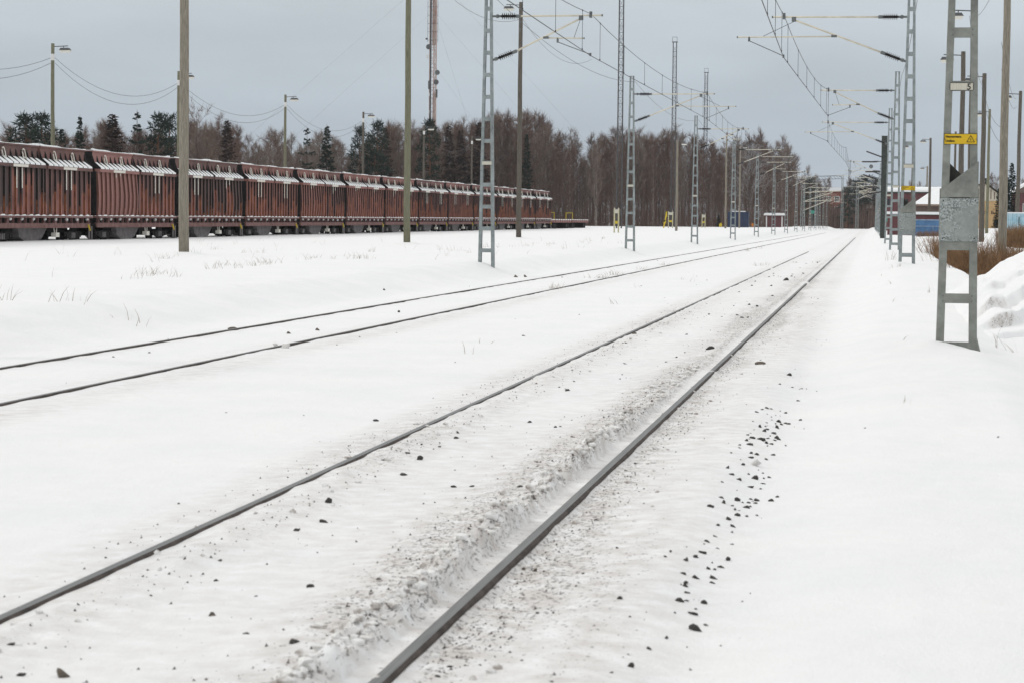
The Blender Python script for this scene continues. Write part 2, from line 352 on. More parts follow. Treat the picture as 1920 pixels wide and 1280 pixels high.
M = dict(
    ground=snow_ground_mat(),
    snow=mat('clean_snow', SNOW, .75, var=.03, scale=5, bump=.4, bscale=9, spec=.15),
    dirty_snow=mat('dirty_snow', (.80, .79, .77), .8, scale=16, bump=.5, bscale=22, spec=.1, col2=(.34, .295, .26), thr=(.46, .66)),
    pile_snow=snow_ground_mat(),
    rail=mat('worn_rail_steel', (.155, .15, .143), .42, .5, var=.3, scale=3, stretch=(40, .6, 1), spec=.4),
    rail_side=mat('rail_side_rust', (.068, .055, .048), .8, .1, var=.4, scale=8, spec=.2),
    stone=mat('ballast_stone', (.075, .07, .064), .85, var=.5, scale=22, bump=.5, bscale=40, spec=.2),
    brown_stone=mat('brown_frozen_clod', (.17, .145, .12), .9, var=.45, scale=18, bump=.5, bscale=30, spec=.1),
    grit=mat('track_grit', (.10, .09, .082), .9, var=.4, scale=9, spec=.1),
    galv=galv_mat('galvanised_steel'),
    galv_near=galv_mat('weathered_galvanised_steel', False, (.27, .278, .25)),
    spangle=galv_mat('spangled_zinc_sheet', True, (.32, .345, .325)),
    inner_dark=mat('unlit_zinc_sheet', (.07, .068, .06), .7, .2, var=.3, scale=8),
    insul=mat('dark_insulator_glaze', (.018, .014, .014), .35, spec=.5, var=.2),
    cant=mat('cream_tube', (.62, .58, .48), .5, .15, var=.12, scale=4),
    clamp=mat('grey_casting', (.16, .17, .17), .6, .5, var=.2),
    wire=mat('dark_wire', (.05, .05, .052), .5, .5, var=.1),
    wood=mat('weathered_pole_wood', (.255, .228, .185), .9, var=.33, scale=9, stretch=(6, 6, .35), bump=.4, bscale=18, spec=.1),
    wood2=mat('greenish_pole_wood', (.185, .18, .125), .9, var=.3, scale=9, stretch=(6, 6, .35), spec=.1),
    wood3=mat('dark_pole_wood', (.125, .11, .093), .9, var=.3, scale=9, stretch=(6, 6, .35), spec=.1),
    lamp_metal=mat('grey_lamp_metal', (.12, .12, .12), .6, .4, var=.15),
    lamp_glass=mat('pale_lamp_bowl', (.72, .70, .62), .4, var=.05, spec=.5),
    band=mat('white_tape', (.7, .7, .68), .7, var=.06),
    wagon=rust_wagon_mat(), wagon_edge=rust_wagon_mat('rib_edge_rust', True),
    wframe=mat('faded_underframe', (.26, .15, .14), .8, scale=4, col2=(.13, .07, .062), spec=.15, thr=(.3, .7)),
    wdark=mat('sooty_gear_and_painted_shade', (.022, .02, .02), .8, var=.4, scale=6, spec=.15),  # running gear; also paints shade on wagon gussets and end walls
    belly=mat('dusty_grey_hopper', (.20, .185, .185), .8, var=.25, scale=3, spec=.15),
    wpaint=mat('chipped_white_paint', (.72, .69, .62), .7, scale=7, col2=(.40, .30, .24), thr=(.55, .75)),
    yellow=mat('yellow_paint', (.62, .46, .03), .6, var=.15, scale=9),
    yellow_pale=mat('pale_yellow_paint', (.50, .47, .30), .7, var=.15, scale=9),
    sign=mat('yellow_sign_face', (.66, .43, .02), .5, var=.05, scale=8),
    black=mat('black_print', (.012, .012, .012), .6, var=.1),
    plate=mat('aged_number_plate', (.58, .55, .46), .6, scale=30, stretch=(4, 1, .4), col2=(.42, .38, .31), thr=(.5, .75)),
    birch_bark=mat('birch_bark', (.36, .33, .30), .85, scale=3, stretch=(1, 1, 3), col2=(.15, .11, .09), thr=(.38, .60), spec=.1),
    dark_bark=mat('dark_bark', (.11, .085, .075), .9, var=.3, scale=5, spec=.1),
    pine_bark=mat('pine_bark', (.16, .085, .055), .9, var=.3, scale=5, spec=.1),
    twig=mat('red_brown_twigs', (.160, .108, .087), .9, var=.25, scale=.9, spec=.05),
    twig_grey=mat('grey_brown_twigs', (.20, .155, .128), .9, var=.2, scale=.9, spec=.05),
    twig_frost=mat('frosted_twigs', (.34, .33, .33), .9, var=.15, scale=.9, spec=.05),
    needle=mat('spruce_needles', (.026, .040, .030), .85, var=.4, scale=1.2, spec=.1),
    needle_brown=mat('rusty_spruce_needles', (.062, .042, .036), .85, var=.35, scale=1.2, spec=.1),
    willow=mat('willow_stems', (.205, .122, .066), .85, var=.45, scale=2, spec=.1),
    grass=mat('dry_grass', (.26, .21, .15), .9, var=.35, scale=3, spec=.05),
    red_wall=mat('dark_red_boards', (.135, .058, .06), .8, var=.2, scale=3, stretch=(8, 8, .3), spec=.15),
    brick=mat('red_brick_wall', (.24, .075, .055), .85, var=.2, scale=4, spec=.1),
    blue=mat('faded_blue_steel', (.085, .18, .33), .6, var=.2, scale=2, spec=.2),
    blue_trim=mat('worn_blue_edge', (.28, .36, .45), .6, var=.2, scale=4),
    navy=mat('navy_paint', (.028, .042, .085), .6, var=.2, scale=2),
    tan=mat('tan_boards', (.27, .20, .16), .85, var=.12, scale=3, stretch=(8, 1, .4)),
    tan_dark=mat('brown_boards', (.15, .11, .095), .85, var=.15, scale=3, stretch=(8, 1, .4)),
    ochre=mat('ochre_render', (.62, .42, .22), .85, var=.08, scale=2),
    cream=mat('cream_trim', (.68, .63, .52), .7, var=.05),
    white=mat('white_trim', (.72, .72, .70), .6, var=.05),
    glass=mat('dark_window_glass', (.03, .035, .04), .15, var=.2, spec=.6),
    ice_blue=mat('pale_blue_board', (.30, .50, .60), .6, scale=3, col2=(.50, .64, .70), thr=(.4, .7)),
    green=mat('signal_green', (.05, .26, .20), .5, var=.1),
    dark_steel=mat('dark_painted_steel', (.055, .062, .055), .6, .3, var=.25, scale=5),
    mast_grey=mat('grey_lattice_steel', (.085, .085, .088), .6, .3, var=.2),
    mast_pink=mat('faded_red_white_panels', (.52, .42, .38), .7, scale=1.2, stretch=(1, 1, .5), col2=(.36, .20, .17), thr=(.45, .7)),
    orange=mat('orange_box', (.55, .20, .03), .6, var=.1),
)

# ------------------------------------------------------------------ ground
def build_ground():
    xs = [-1500, -900, -600, -420, -300, -220, -165, -130, -105, -86, -72, -62, -54, -48]
    xs += list(np.arange(-44, -24, 1.0))+list(np.arange(-24, -13, .45))+list(np.arange(-13, -8.4, .12))
    xs += list(np.arange(-8.4, -6.0, .045))+list(np.arange(-6.0, -3.6, .06))+list(np.arange(-3.6, -.9, .02))
    xs += list(np.arange(-.9, 1.6, .04))+list(np.arange(1.6, 4, .1))+list(np.arange(4, 14, .5))
    xs += [15, 17, 20, 24, 30, 38, 48, 62, 80, 110, 160, 240, 400, 700, 1100, 1600]
    ys = [-60, -40, -28, -20, -14, -10, -7, -4, -2, 0, 1.5, 2.8, 3.8]
    y = 4.5
    while y < 5000:
        ys.append(y); y *= 1.0078 if y < 120 else (1.02 if y < 700 else 1.2)
    xs = np.array(xs); ys = np.array(ys); nx, ny = len(xs), len(ys)
    X, Y = np.meshgrid(xs, ys)
    Z = ground_z(X, Y)
    Z = np.where(Y < 3, ground_z(X, Y, False), Z)
    co = np.stack([X, Y, Z], -1).reshape(-1, 3)
    i = np.arange(nx*ny).reshape(ny, nx)
    f = np.stack([i[:-1, :-1], i[:-1, 1:], i[1:, 1:], i[1:, :-1]], -1).reshape(-1, 4)
    me = bpy.data.meshes.new('snow_ground')
    me.vertices.add(len(co)); me.vertices.foreach_set('co', co.ravel())
    me.loops.add(f.size); me.loops.foreach_set('vertex_index', f.ravel())
    me.polygons.add(len(f)); me.polygons.foreach_set('loop_start', np.arange(0, f.size, 4)); me.polygons.foreach_set('loop_total', np.full(len(f), 4))
    me.polygons.foreach_set('use_smooth', np.ones(len(f), bool))
    me.update(calc_edges=True); me.validate()
    g = lambda c, w: np.exp(-((X-c)/w)**2)
    d = .62*g(-1.31, .14)+.55*g(-1.39, .06)+.24*g(-1.02, .30)+.55*g(-1.66, .05)+.75*g(-1.80, .26)+.30*sm(X, -3.0, -2.6)*(1-sm(X, -1.6, -1.3))+.62*g(-3.2, .22)+.55*g(-2.86, .20)
    d += .42*g(-.95, .35)+.50*g(-6.15, .30)+.22*g(-6.7, .15)+.30*g(-8.0, .18)
    d *= np.clip(.55+1.3*(fbm(X*1.3+3, Y*.35, 3)+.28), .1, 1.4)
    d *= 1-.75*sm(Y, 30, 110)
    d += .055
    a = me.attributes.new('dirt', 'FLOAT', 'POINT'); a.data.foreach_set('value', np.clip(d, 0, 1).astype(np.float32).ravel())
    me.materials.append(M['ground'])
    return tag(mkobj('snow_ground', me), kind='structure')
build_ground()

# ------------------------------------------------------------------ railway tracks
def rail(name, x, y0, y1, parent, z=0):
    pr = [(-.031, -.009), (-.019, 0), (.019, 0), (.031, -.009), (.031, -.036), (.012, -.05), (.012, -.16), (-.012, -.16), (-.012, -.05), (-.031, -.036)]
    ys = [y0]
    while ys[-1] < y1: ys.append(ys[-1]+(8 if ys[-1] < 120 else 40))
    v = []; f = []; n = len(pr)
    for k, y in enumerate(ys):
        jx = rnd.uniform(-.002, .002)
        v += [(x+a+jx, y, z+b) for a, b in pr]
        if k:
            for j in range(n): f.append(((k-1)*n+j, (k-1)*n+(j+1) % n, k*n+(j+1) % n, k*n+j))
    f.append(tuple(reversed(range(n)))); f.append(tuple((len(ys)-1)*n+j for j in range(n)))
    me = bpy.data.meshes.new(name); me.from_pydata(v, [], f); me.materials.append(M['rail']); me.materials.append(M['rail_side'])
    for i, p in enumerate(me.polygons): p.material_index = 0 if i % n == 1 else 1
    return mkobj(name, me, parent)
def track(label, xa, xb, y0, y1, z=0):
    t = empty('railway_track'); tag(t, label, 'railway track', 'railway tracks')
    rail('rail', xa, y0, y1, t, z); rail('rail', xb, y0, y1, t, z)
track('near railway track whose dark worn rails cut the foreground snow', RAIL['a'], RAIL['b'], -30, 640)
track('second railway track, thin rails in the snow beside the left masts', RAIL['c'], RAIL['d'], -30, 640)
track('siding track buried under the brown wagons', -42.26, -40.74, 20, 400, .06)

# ------------------------------------------------------------------ overhead line masts
BAT = [.63+.565*k for k in range(12)]
def half_w(z): return .5*(.435-.034*z)
def channel(mb, z0, z1, s, w=.086, d=.10, th=.009):
    for za, zb in ((z0, z1),):
        a, b = half_w(za)*s, half_w(zb)*s
        wb, wt = w, w*.72
        def pl(o0, o1, y0, y1):
            P = []
            for z, c, ww in ((za, a, wb), (zb, b, wt)):
                for y in (y0, y1):
                    for o in (o0, o1): P.append((c-s*o*ww, y, z))
            if s < 0: P = [P[1], P[0], P[3], P[2], P[5], P[4], P[7], P[6]]
            mb.hexa(P)
        t = th/w
        pl(t, 0, -d/2+.001, d/2-.001)                 # web
        pl(1, 0, -d/2-th, -d/2); pl(1, 0, d/2, d/2+th)  # flanges
def lathe_ins(mb, p, q, r=.034, disc=.092, n=7, seg=10):
    p = Vector(p); q = Vector(q); L = (q-p)
    mb.tube([p, q], r, seg)
    for k in range(n):
        c = p+L*((k+.8)/(n+.6))
        mb.tube([c-L.normalized()*.014, c, c+L.normalized()*.012], [.034, disc, .036], seg)
def text_mesh(body, size, m, parent, loc, align='LEFT', name='lettering', bold=0.0):
    cu = bpy.data.curves.new('txt', 'FONT'); cu.body = body; cu.size = size; cu.align_x = align; cu.extrude = .0012; cu.offset = bold; cu.resolution_u = 2
    o = bpy.data.objects.new('txt', cu); COL.objects.link(o)
    dg = bpy.context.evaluated_depsgraph_get()
    me = bpy.data.meshes.new_from_object(o.evaluated_get(dg)); me.name = name
    bpy.data.objects.remove(o); bpy.data.curves.remove(cu)
    me.materials.clear(); me.materials.append(m)
    t = mkobj(name, me, parent, loc); t.rotation_euler = (PI/2, 0, 0); return t
def warn_sign(root, z, w):
    h = w*.33
    b = MB(); b.box((0, -.075, z), (w, .004, h)); s = b.build('warning_sign', M['sign'], root)
    k = MB(); e = .004
    for dz in (h/2-e/2, -h/2+e/2): k.box((0, -.0783, z+dz), (w, .0016, e))
    for dx in (w/2-e/2, -w/2+e/2): k.box((dx, -.0783, z), (e, .0015, h-2*e))
    k.build('sign_border', M['black'], s)
    text_mesh('Hengenvaara', h*.275, M['black'], s, (-w*.455, -.0785, z+h*.13), bold=.0012)
    text_mesh('Livsfara', h*.275, M['black'], s, (-w*.455, -.0785, z-h*.27), bold=.0012)
    t = MB(); cx, cz, r = w*.305, z-h*.04, h*.40
    pts = [Vector((cx+r*math.sin(a)*1.03, -.0785, cz+r*math.cos(a)*1.0-.004)) for a in (0, 2*PI/3, 4*PI/3)]
    for i in range(3): t.beam(pts[i], pts[(i+1) % 3], .0015, h*.055, (0, 1, 0)) if False else t.tube([pts[i], pts[(i+1) % 3]], h*.03, 6)
    bolt = [(-.10, .62), (.22, .62), (.06, .12), (.30, .12), (-.12, -.62), (-.02, -.08), (-.24, -.08)]
    t.prism([(a*r*.5, c*r*.55) for a, c in bolt], (cx, -.0795, cz-r*.1), (1, 0, 0), (0, 0, 1), (0, .0018, 0))
    t.build('hazard_symbol', M['black'], s)
    q = MB()
    for dx in (-w*.47, w*.47): q.tube([(dx, -.079, z-h*.02), (dx, -.083, z-h*.02)], .006, 8)
    q.build('bolt_head', M['clamp'], s)
def number_plate(root, z, digit=None, w=.245, h=.083):
    b = MB(); b.box((.0, -.068, z), (w, .004, h)); p = b.build('number_plate', M['plate'], root)
    k = MB(); e = .0045
    for dz in (h/2-e/2, -h/2+e/2): k.box((0, -.0708, z+dz), (w, .0016, e))
    for dx in (w/2-e/2, -w/2+e/2): k.box((dx, -.0708, z), (e, .0015, h-2*e))
    if digit: k.build('plate_border', M['black'], p); text_mesh(digit, h*1.12, M['black'], p, (w*.22, -.0712, z-h*.39), bold=.0012)
def guard(root):
    za, zb, zc, zt = 1.235, 1.70, 1.80, 2.09
    w0 = half_w(1.5)+.004
    b = MB(); yf = -.0655
    b.box((0, yf, (za+zb)/2), (2*w0+.012, .004, zb-za-.006)); p = b.build('guard_panel', M['spangle'], root)
    q = MB()
    for x in (-w0+.03, w0-.03):
        for z in (za+.035, zb-.03): q.tube([(x, yf-.002, z), (x, yf-.008, z)], .0075, 8)
    q.build('panel_rivet', M['black'], p)
    b = MB(); b.box((0, yf+.004, zb+.005+(zc-zb)/2), (2*w0+.004, .0035, zc-zb-.004)); b.build('guard_collar', M['galv_near'], root)
    b = MB(); b.prism([(-w0+.02, 0), (w0, 0), (w0, zt-zc)], (0, yf+.0015, zc+.002), (1, 0, 0), (0, 0, 1), (0, -.003, 0)); b.build('guard_fin', M['galv_near'], root)
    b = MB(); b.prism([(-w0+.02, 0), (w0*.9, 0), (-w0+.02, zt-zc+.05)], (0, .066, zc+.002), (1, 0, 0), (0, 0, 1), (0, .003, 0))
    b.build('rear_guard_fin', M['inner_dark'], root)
    b = MB(); b.box((0, .0655, (za+zc)/2), (2*w0+.01, .004, zc-za)); b.build('rear_guard_panel', M['galv_near'], root)
    b = MB(); b.box((-w0-.007, 0, (za+zc)/2), (.004, .124, zc-za)); b.box((w0+.007, 0, (za+zc)/2), (.004, .124, zc-za)); b.build('side_guard_panel', M['galv_near'], root)
def make_mast(s, uc, typ, grd=False, near=False, digit=None, zplate=2.88, foot=True):
    root = empty('overhead_line_mast')
    g = M['galv_near'] if near else M['galv']
    for side in (-1, 1):
        b = MB(); channel(b, -.7, 7.38, side); b.build('leg', g, root)
    for z in BAT:
        if grd and (1.2 <= z <= 1.8): z = 1.19 if z < 1.5 else None
        if z is None: continue
        w = 2*half_w(z)-.02
        b = MB(); b.box((0, -.052, z), (w-.075, .006, .10)); b.box((0, .052, z), (w-.075, .006, .10)); b.box((0, 0, z-.045), (w-.10, .098, .006)); b.build('batten', g, root)
    b = MB(); b.box((0, 0, 7.385), (2*half_w(7.38)+.02, .13, .012)); b.build('cap_plate', g, root)
    if near:
        for z in BAT:
            if .2 < z < 1.1 or 2.2 < z < 4.2:
                for sx in (-1, 1):
                    for dz in (-.028, .028):
                        b = MB(); x_ = sx*(half_w(z)-.055); b.tube([(x_, -.056, z+dz), (x_, -.067, z+dz)], .009, 6); b.build('bolt_head', M['clamp'], root)
        b = MB(); b.prism([(0, 0), (.07, -.28), (-.0, -.28)], (half_w(.3)+.003, -.0635, .22), (1, 0, 0), (0, 0, 1), (0, .008, 0)); b.build('foot_gusset', g, root)
        b = MB(); b.box((0, -.0655, .08), (.40, .008, .18)); b.build('batten', g, root)
    number_plate(root, zplate, digit)
    if grd: guard(root); warn_sign(root, 2.325, .345)
    # cantilever
    P = lambda u, z: (s*u, 0, z)
    def part(name, m, fn): b = MB(); fn(b); return b.build(name, m, root, smooth=name in ('insulator', 'top_tube', 'stay_tube', 'registration_tube'))
    ut = half_w(6.65)
    part('insulator', M['insul'], lambda b: lathe_ins(b, P(ut+.22, 6.65), P(ut+.62, 6.65)))
    part('insulator', M['insul'], lambda b: lathe_ins(b, P(ut+.16, 5.58), P(ut+.54, 5.725)))
    for pts, rr in (([P(ut-.03, 6.65), P(ut+.09, 6.65), P(ut+.10, 6.65), P(ut+.16, 6.65), P(ut+.17, 6.65), P(ut+.23, 6.65)], [.028, .028, .048, .048, .03, .03]), ([P(ut+.61, 6.65), P(ut+.72, 6.65)], .045),
         ([P(ut-.03, 5.51), P(ut+.06, 5.544), P(ut+.07, 5.548), P(ut+.13, 5.57), P(ut+.14, 5.574), P(ut+.17, 5.585)], [.028, .028, .046, .046, .03, .03]), ([P(ut+.53, 5.72), P(ut+.64, 5.762)], .045)):
        part('end_fitting', M['clamp'], lambda b: b.tube(pts, rr, 8))
    part('top_tube', M['cant'], lambda b: b.tube([P(ut+.7, 6.65), P(uc+.28, 6.66)], .024, 8))
    st0, st1 = Vector(P(ut+.62, 5.755)), Vector(P(uc-.27, 6.58))
    part('stay_tube', M['cant'], lambda b: b.tube([st0, st1], .024, 8))
    ua = uc*(.59 if typ == 'A' else .55); k = (ua-(ut+.62))/((uc-.27)-(ut+.62)); za = 5.755+k*(6.58-5.755)
    zr = za-.03; ue = uc+1.17 if typ == 'A' else uc-.18
    part('registration_tube', M['cant'], lambda b: b.tube([P(ua+.1, zr), P(ue, zr-.01)], .019, 7))
    us = uc+.88 if typ == 'A' else uc-.85
    part('steady_arm', M['clamp'], lambda b: (b.tube([P(us, zr-.1), P(uc, 5.67)], .011, 5), b.tube([P(us, zr), P(us, zr-.12)], .028, 6)))
    part('support_wire', M['wire'], lambda b: b.tube([P(uc-.27, 6.55), P(ue-.25 if typ == 'B' else uc+.55, zr)], .006, 4))
    for p, d in ((P(uc, 6.68), (.07, .06, .16)), (P(uc-.25, 6.60), (.11, .05, .12)), (P(ua+.04, zr+.01), (.14, .05, .06)), (P(uc, 5.665), (.05, .05, .08))):
        part('clamp', M['clamp'], lambda b: b.box(p, d))
    part('end_cap', M['clamp'], lambda b: b.tube([P(uc+.28, 6.66), P(uc+.31, 6.66)], .03, 8)); part('end_cap', M['clamp'], lambda b: b.tube([P(ue, zr-.01), P(ue+.025, zr-.01)], .026, 8))
    return root
LROW = [(-9.8, y) for y in (22.0, 57.2, 92.3, 126.7, 162.5, 196.3, 231, 266, 301, 336, 371, 406, 441, 476, 511)]
RROW = [(.93, 24.4), (.93, 57.9), (.95, 89.7), (.93, 118.0), (.95, 192.0), (.95, 226.0), (.95, 260.0), (.95, 295.0), (.95, 330.0), (.95, 365.0), (.95, 400.0)]
ordn = ['nearest', 'second', 'third', 'fourth', 'fifth', 'sixth', 'seventh', 'eighth', 'ninth', 'tenth', 'eleventh', 'twelfth', 'thirteenth', 'fourteenth', 'fifteenth']
LSUP = []; RSUP = []
lA = make_mast(1, 3.1, 'A'); lB = make_mast(1, 2.65, 'B')
for i, (x, y) in enumerate(LROW):
    ty = 'B' if i % 2 == 1 else 'A'
    base = lB if ty == 'B' else lA
    o = base if i < 2 else copy_tree(base)
    o.location = (x, y, 0); uc = 2.65 if ty == 'B' else 3.1
    LSUP.append((x+uc, y))
    lab = 'galvanised left-row ladder mast, '+('beside the near end of the second track, outside the left foreground' if i == 0 else 'tallest in view, in front of the brown wagons' if i == 1 else 'standing before the birch wood, second tallest of its row' if i == 2 else f'mast {i} counting from the one before the wagons')
    tag(o, lab, 'line mast', 'masts left of the second track')
rnear = make_mast(-1, 2.85, 'B', True, True, '5')
rA = make_mast(-1, 3.2, 'A'); rB = make_mast(-1, 2.68, 'B')
r2 = copy_tree(rA); guard(r2); warn_sign(r2, 2.325, .345)
for i, (x, y) in enumerate(RROW):
    ty = 'A' if i % 2 == 1 else 'B'
    o = (rnear, r2, rB)[i] if i < 3 else (rA if i == 3 else copy_tree(rA if ty == 'A' else rB))
    uc = 2.85 if i == 0 else 3.2 if ty == 'A' else 2.68
    o.location = (x, y, 0); RSUP.append((x-uc, y))
    lab = ['weathered galvanised mast in the right foreground with yellow warning sign and number plate 5',
           'galvanised mast second from the right foreground, with small yellow sign and grey guard panel',
           'galvanised right-row ladder mast just left of the guarded one',
           'galvanised ladder mast of the right row directly beside the dark terminal post'][i] if i < 4 else f'far galvanised mast of the right row, number {i-3} beyond the dark terminal post'
    tag(o, lab, 'line mast', 'masts right of the near track')
# dark terminal post with bunched insulators
tp = empty('terminal_post', (.88, 160, 0)); tag(tp, 'dark steel terminal post on the right, hung with bunched black insulators', 'line post')
b = MB(); b.box((0, -.17, 3.6), (.40, .03, 7.9)); b.box((0, .17, 3.6), (.40, .03, 7.9)); b.box((0, 0, 3.6), (.05, .309, 7.9)); b.build('post', M['dark_steel'], tp)
b = MB(); b.box((0, 0, 7.56), (.44, .42, .02)); b.build('cap_plate', M['dark_steel'], tp)
for z, x, dz in ((6.1, -1.0, .38), (5.75, -1.3, 0), (5.05, -1.05, 0), (4.5, -1.2, .35), (3.9, -1.1, .1), (3.65, -1.0, -.2)):
    b = MB(); lathe_ins(b, (x-.25, -.1, z+dz), (x+.8, -.1, z), .045, .10, 8, 8); b.build('insulator', M['insul'], tp)
b = MB(); b.tube([(-.9, -.2, 5.42), (-.9, .2, 5.42)], .14, 10); b.build('tension_wheel', M['clamp'], tp)
RSUP.insert(4, (-1.75, 158.0))
# ------------------------------------------------------------------ contact and catenary wires
def wires(label, sup, zc=5.64, zm=6.70, sag=.42, x0=None):
    t = empty('overhead_line'); tag(t, label, 'overhead wire', 'overhead wires')
    cb = MB(); mb_ = MB(); nd = 0
    for (xa, ya), (xb, yb) in zip(sup[:-1], sup[1:]):
        L = yb-ya; cb.tube([(xa, ya, zc), (xb, yb, zc)], .0105, 5, False)
        n = 10
        mb_.tube([(xa+(xb-xa)*k/n, ya+L*k/n, zm-4*sag*(k/n)*(1-k/n)) for k in range(n+1)], .0085, 5, False)
        m = max(4, int(round(L/6)))
        for k in range(m+1):
            if nd >= 98: break
            f = (k+.35)/(m+.7); x = xa+(xb-xa)*f; y = ya+L*f
            d = MB(); d.tube([(x, y, zc+.01), (x, y, zm-4*sag*f*(1-f))], .0055, 4, False)
            d.box((x, y, zc+.02), (.025, .03, .05)); d.box((x, y, zm-4*sag*f*(1-f)), (.02, .025, .045)); d.build('dropper', M['wire'], t); nd += 1
    cb.build('contact_wire', M['wire'], t); mb_.build('catenary_wire', M['wire'], t)
wires('overhead wires of the second track, held by the left masts', [(-7.15, -13)]+LSUP)
wires('overhead wires of the near track, held by the right masts', [(-2.3, -9)]+RSUP)
def sagwire(mb, p, q, sag, r=.008, n=12, sides=4):
    p = Vector(p); q = Vector(q)
    mb.tube([p.lerp(q, k/n)-Vector((0, 0, 4*sag*(k/n)*(1-k/n))) for k in range(n+1)], r, sides, False)
b = MB()
L_ = [(-9.65, -13)]+[(x+.14, y) for x, y in LROW]
for (xa, ya), (xb, yb) in zip(L_[:-1], L_[1:]): sagwire(b, (xa, ya, 7.15), (xb, yb, 7.15), .55, .0075)
tag(b.build('return_wire', M['wire'], None), 'single slack wire strung along the tops of the left masts', 'wire', 'return wires')
b = MB()
R_ = [(1.08, -9)]+[(x+.16, y) for x, y in RROW]
for (xa, ya), (xb, yb) in zip(R_[:-1], R_[1:]): sagwire(b, (xa, ya, 7.25), (xb, yb, 7.25), .35, .0075)
tag(b.build('return_wire', M['wire'], None), 'single slack wire strung along the tops of the right masts', 'wire', 'return wires')

# ------------------------------------------------------------------ wooden poles and lamps
def lamp_parts(root, zt, side, arm=.95, droop=.12):
    s = side
    b = MB(); b.tube([(0, 0, zt-.14), (s*arm, 0, zt-.10)], .028, 6); b.tube([(s*arm*.7, 0, zt-.11), (s*arm*.75, 0, zt-.3)], .02, 6); b.build('lamp_arm', M['lamp_metal'], root)
    h = MB(); c = s*(arm*.82)
    h.prism([(-.34, 0), (.34, 0), (.24, .14), (-.24, .14)], (c, -.15, zt-.36), (1, 0, 0), (0, 0, 1), (0, .30, 0)); lh = h.build('lamp_head', M['lamp_metal'], root)
    h = MB(); h.prism([(-.33, 0), (.33, 0), (.25, -.13), (-.25, -.13)], (c, -.14, zt-.362), (1, 0, 0), (0, 0, 1), (0, .28, 0)); h.build('lamp_bowl', M['lamp_glass'], lh)
def pole(x, y, ztop, r, label, group, wood='wood', lamp=0, lean=0, cat='utility pole', band=False, ins=0):
    z0 = gz(x, y); root = empty('lamp_post' if lamp else 'wooden_pole', (x, y, 0))
    tag(root, label, 'lamp post' if lamp else cat, group)
    b = MB(); n = 6
    b.tube([(lean*k/n*(ztop-z0)+.012*math.sin(k*2+x), 0, z0-.6+(ztop-z0+.6)*k/n) for k in range(n+1)], [r*(1.06-.30*k/n) for k in range(n+1)], 14)
    b.build('post', M[wood], root, smooth=True)
    if lamp: lamp_parts(root, ztop-.05, lamp)
    if band:
        b = MB(); b.tube([(lean*(ztop-z0), 0, ztop-1.0), (lean*(ztop-z0), 0, ztop-.62)], r*.82+.012, 12); b.build('white_band', M['band'], root)
    if ins:
        b = MB()
        for dz in (.0, .42):
            b.tube([(0, -r, ztop-1.5-dz), (0, -r-.16, ztop-1.5-dz), (0, -r-.16, ztop-1.38-dz)], .02, 5); b.tube([(0, -r-.16, ztop-1.40-dz), (0, -r-.16, ztop-1.26-dz)], .05, 7)
        b.build('insulator', M['clamp'], root)
    return root
G1 = 'thick wooden poles on the snow before the wagons'
pole(-22.5, 71.8, 15.4, .165, 'thick grey wooden pole in front of the wagons, leftmost of its row', G1, ins=1)
pole(-22.5, 108.1, 15.4, .165, 'thick grey wooden pole in front of the wagons, next to the radio tower', G1, 'wood2', ins=1)
pole(-22.5, 143.6, 15.45, .165, 'dark wooden lamp pole behind the nearest left mast, lamp arm pointing left', G1, 'wood3', lamp=-1, ins=1)
LAMPY = [(99, 127.4), (333, 151.9), (535, 180.9), (681, 209.8), (795, 239.3), (885, 269)]
G2 = 'lamp posts behind the wagons'
labs = ['greenish wooden lamp post behind the wagons, leftmost in the picture', 'wooden lamp post half hidden behind the thick grey pole', 'lamp post behind the wagons left of the two dark spruces', 'lamp post behind the wagons beside the dark pine clump',
        'small lamp post in front of the wood, just left of the radio tower foot', 'small lamp post in front of the wood, left of the nearest left mast']
lampX = []
for k, (px, y) in enumerate(LAMPY):
    x = -48.0; lampX.append((x, y)); pole(x, y, 11.6, .13, labs[k], G2, 'wood2' if k < 3 else 'wood3', lamp=1, band=True)
for px, y, zt, l, s in ((1268, 262, 10.9, 'slim grey lamp post before the birch wood, near the yellow frames', 1), (1360, 352, 15.4, 'tall slim lamp post standing beside the navy hut', 1), (1386, 385, 14.6, 'slim lamp post standing in front of the navy hut', 1)):
    pole(gx(px, y), y, zt, .15, l, 'lamp posts before the birch wood', 'wood', lamp=s)
b = MB()
pts = [(-48, 99)]+lampX+[(-48, 298)]
for (xa, ya), (xb, yb) in zip(pts[:-1], pts[1:]):
    sagwire(b, (xa+.15, ya, 10.75), (xb-.1, yb, 10.75), 1.5, .012, 16); sagwire(b, (xa+.15, ya, 10.45), (xb-.1, yb, 10.45), 1.75, .012, 16)
tag(b.build('lamp_cable', M['wire'], None), 'pair of sagging cables linking the lamp posts behind the wagons', 'cable')
b = MB()
for (ya, yb) in ((36, 71.8), (71.8, 108.1), (108.1, 143.6), (143.6, 180)): sagwire(b, (-22.4, ya, 14.4), (-22.4, yb, 14.4), 1.3, .012, 16)
tag(b.build('lamp_cable', M['wire'], None), 'thin sagging cable strung between the thick wooden poles', 'cable')
G3 = 'wooden poles along the right side'
